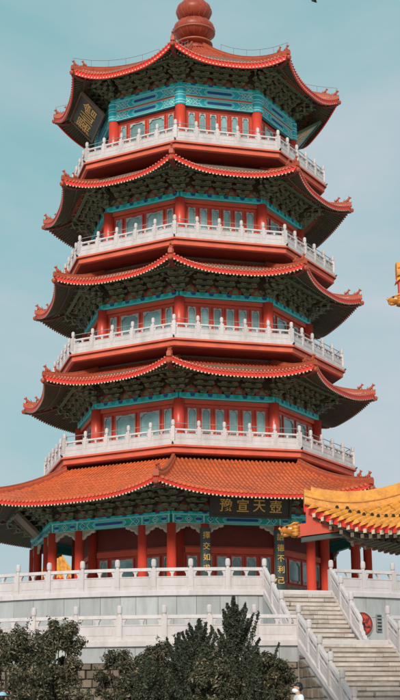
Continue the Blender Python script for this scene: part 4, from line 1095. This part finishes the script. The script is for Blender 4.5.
conifer(147, 37.2, 661, 50, 'shortest dark conifer, in front of the left shrubs', 12000, 9)
conifer(250, 37.2, 651, 52, 'small conifer right of the tallest one', 12000, 12)

# ------------------------------------------------------------------ people
def skin_obj(name, verts, edges, radii, m, parent, loc, rz, lv=2):
    me = bpy.data.meshes.new(name); me.from_pydata(verts, edges, []); me.materials.append(MT[m])
    o = bpy.data.objects.new(name, me); COL.objects.link(o)
    md = o.modifiers.new('skin', 'SKIN'); md.use_smooth_shade = True
    for i, rr in enumerate(radii): me.skin_vertices[0].data[i].radius = rr if isinstance(rr, tuple) else (rr, rr)
    me.skin_vertices[0].data[0].use_root = True
    o.modifiers.new('sub', 'SUBSURF').levels = lv; o.modifiers['sub'].render_levels = lv
    o.parent = parent; return o
def ell(mb, c, r, m, n=14, zmin=-1, zmax=1):
    prof = [(math.sqrt(max(0, 1 - s * s)), s) for s in [zmin + (zmax - zmin) * q / 12 for q in range(13)]]
    i = len(mb.v); mb.lathe(prof, n, m)
    for j in range(i, len(mb.v)): v = mb.v[j]; mb.v[j] = (c[0] + v[0] * r[0], c[1] + v[1] * r[1], c[2] + v[2] * r[2])
def person(label, x, y, h, rz, shirt, cap=None, mask=True, headtilt=0.0):
    t = thing('person', label, 'person', (x, y, 0)); t.rotation_euler = (0, 0, rz); k = h / 1.72
    def S(vs): return [(a * k, b * k, c * k) for a, b, c in vs]
    # faces -y; body: pelvis 0, spine, neck, head, arms, legs mid-stride
    V = S([(0, 0, .93), (0, 0, 1.12), (0, .01, 1.34), (0, .0, 1.44), (0, -.02, 1.50), (0, -.035, 1.60), (0, -.03, 1.67),
           (-.17, .01, 1.40), (-.24, .02, 1.14), (-.22, -.08, .92), (-.21, -.12, .82), (.17, .01, 1.40), (.24, .02, 1.14), (.22, .02, .90), (.21, .0, .80),
           (-.09, 0, .88), (-.10, -.08, .50), (-.10, -.02, .08), (-.10, -.14, .035), (.09, 0, .88), (.10, .04, .50), (.10, .14, .10), (.10, .02, .04)])
    E = [(0, 1), (1, 2), (2, 3), (3, 4), (4, 5), (5, 6), (2, 7), (7, 8), (8, 9), (9, 10), (2, 11), (11, 12), (12, 13), (13, 14), (0, 15), (15, 16), (16, 17), (17, 18), (0, 19), (19, 20), (20, 21), (21, 22)]
    rd = [(.14, .11), (.13, .10), (.15, .105), .07, .055, (.078, .095), (.070, .085), .062, .048, .038, .034, .062, .048, .038, .034, .085, .06, .042, .04, .085, .06, .042, .04]
    skin_obj('body', V, E, [(q[0] * k, q[1] * k) if isinstance(q, tuple) else q * k for q in rd], 'skin', t, 0, 0)
    sv = S([(0, 0, .90), (0, 0, 1.12), (0, .01, 1.34), (0, .005, 1.43), (-.17, .01, 1.40), (-.235, .02, 1.16), (.17, .01, 1.40), (.235, .02, 1.16)])
    skin_obj('shirt', sv, [(0, 1), (1, 2), (2, 3), (2, 4), (4, 5), (2, 6), (6, 7)], [(.165 * k, .135 * k), (.16 * k, .125 * k), (.172 * k, .125 * k), .078 * k, .080 * k, .068 * k, .080 * k, .068 * k], shirt, t, 0, 0)
    tv = S([(0, 0, .93), (-.09, 0, .86), (-.10, -.08, .50), (-.10, -.02, .10), (.09, 0, .86), (.10, .04, .50), (.10, .14, .12)])
    skin_obj('trousers', tv, [(0, 1), (1, 2), (2, 3), (0, 4), (4, 5), (5, 6)], [(.165 * k, .13 * k), .105 * k, .078 * k, .062 * k, .105 * k, .078 * k, .062 * k], 'navy', t, 0, 0)
    def P(nm, fn, sm=True):
        m = MB(); fn(m); o = bpy.data.objects.new(nm, m.mesh(nm, sm)); COL.objects.link(o); o.parent = t; o.scale = (k, k, k)
    def hair(m):
        ell(m, (0, .008, 1.648), (.088, .108, .100), 'hair', zmin=.0); ell(m, (0, .045, 1.61), (.084, .076, .085), 'hair')
    P('hair', hair)
    def face(m):
        for sx in (-1, 1):
            ell(m, (sx * .034, -.118, 1.612), (.013, .008, .008), 'hair'); ell(m, (sx * .092, -.02, 1.595), (.014, .025, .034), 'skin')
        m.tube([(0, -.12, 1.61), (0, -.142, 1.575), (0, -.12, 1.565)], [.010, .016, .012], 6, 'skin'); m.box((0, -.116, 1.535), (.045, .01, .010), 'maroon')
    P('face', face)
    def hands(m):
        for (hx, hy, hz) in ((-.21, -.13, .80), (.21, -.005, .78)):
            m.box((hx, hy, hz - .02), (.03, .075, .09), 'skin', top=(1, .8))
            for q in range(4): m.tube([(hx, hy - .028 + q * .019, hz - .06), (hx * .98, hy - .034 + q * .019, hz - .10), (hx * .93, hy - .036 + q * .019, hz - .135 + abs(q - 1.4) * .008)], [.010, .009, .006], 6, 'skin')
            m.tube([(hx, hy - .035, hz + .0), (hx * .95, hy - .062, hz - .035), (hx * .93, hy - .066, hz - .07)], [.012, .010, .007], 6, 'skin')
    P('hands', hands)
    if mask:
        def mk(m):
            ell(m, (0, -.062, 1.548), (.078, .092, .062), 'mask'); 
            for sx in (-1, 1): m.tube([(sx * .07, -.09, 1.56), (sx * .095, -.01, 1.59)], .004, 5, 'mask')
        P('face_mask', mk)
    if cap:
        def cp(m):
            ell(m, (0, .0, 1.665), (.112, .130, .105), cap, zmin=0); m.prism([(-.085, 1.672), (.085, 1.672), (.08, 1.684), (-.08, 1.684)], -.24, -.08, cap)
        P('cap', cp)
dp = 33.0
person('person in white shirt and face mask facing left below the staircase', (292.5 - 196) / 1340 * dp, -(DIST - dp), 1.72, R(-78), 'cloth')
person('person in light blue cap at the bottom left corner', (6 - 196) / 1340 * dp, -(DIST - dp), 1.53, R(165), 'navy', cap='capblue', mask=False)

# ------------------------------------------------------------------ bird
mb = MB(); mb.tube([(-.22, 0, 0), (-.1, 0, .02), (.08, 0, .02), (.2, 0, .0)], [.015, .06, .07, .02], 7, 'black')
mb.poly([(-.05, 0, .03), (.12, 0, .03), (.02, -.30, .12), (-.12, -.45, .05)], 'black'); mb.poly([(-.05, 0, .03), (.12, 0, .03), (.02, .30, .12), (-.12, .45, .05)], 'black')
bd = 70; el = PITCH + math.atan((350 - 2) / FPX)
thing('bird', 'tiny dark bird high in the sky above the right roof', 'bird', ((328 - 200) / FPX * bd * 1.05, bd - DIST, H + bd * math.tan(el)), me=mb.mesh('bird'), rz=.6)
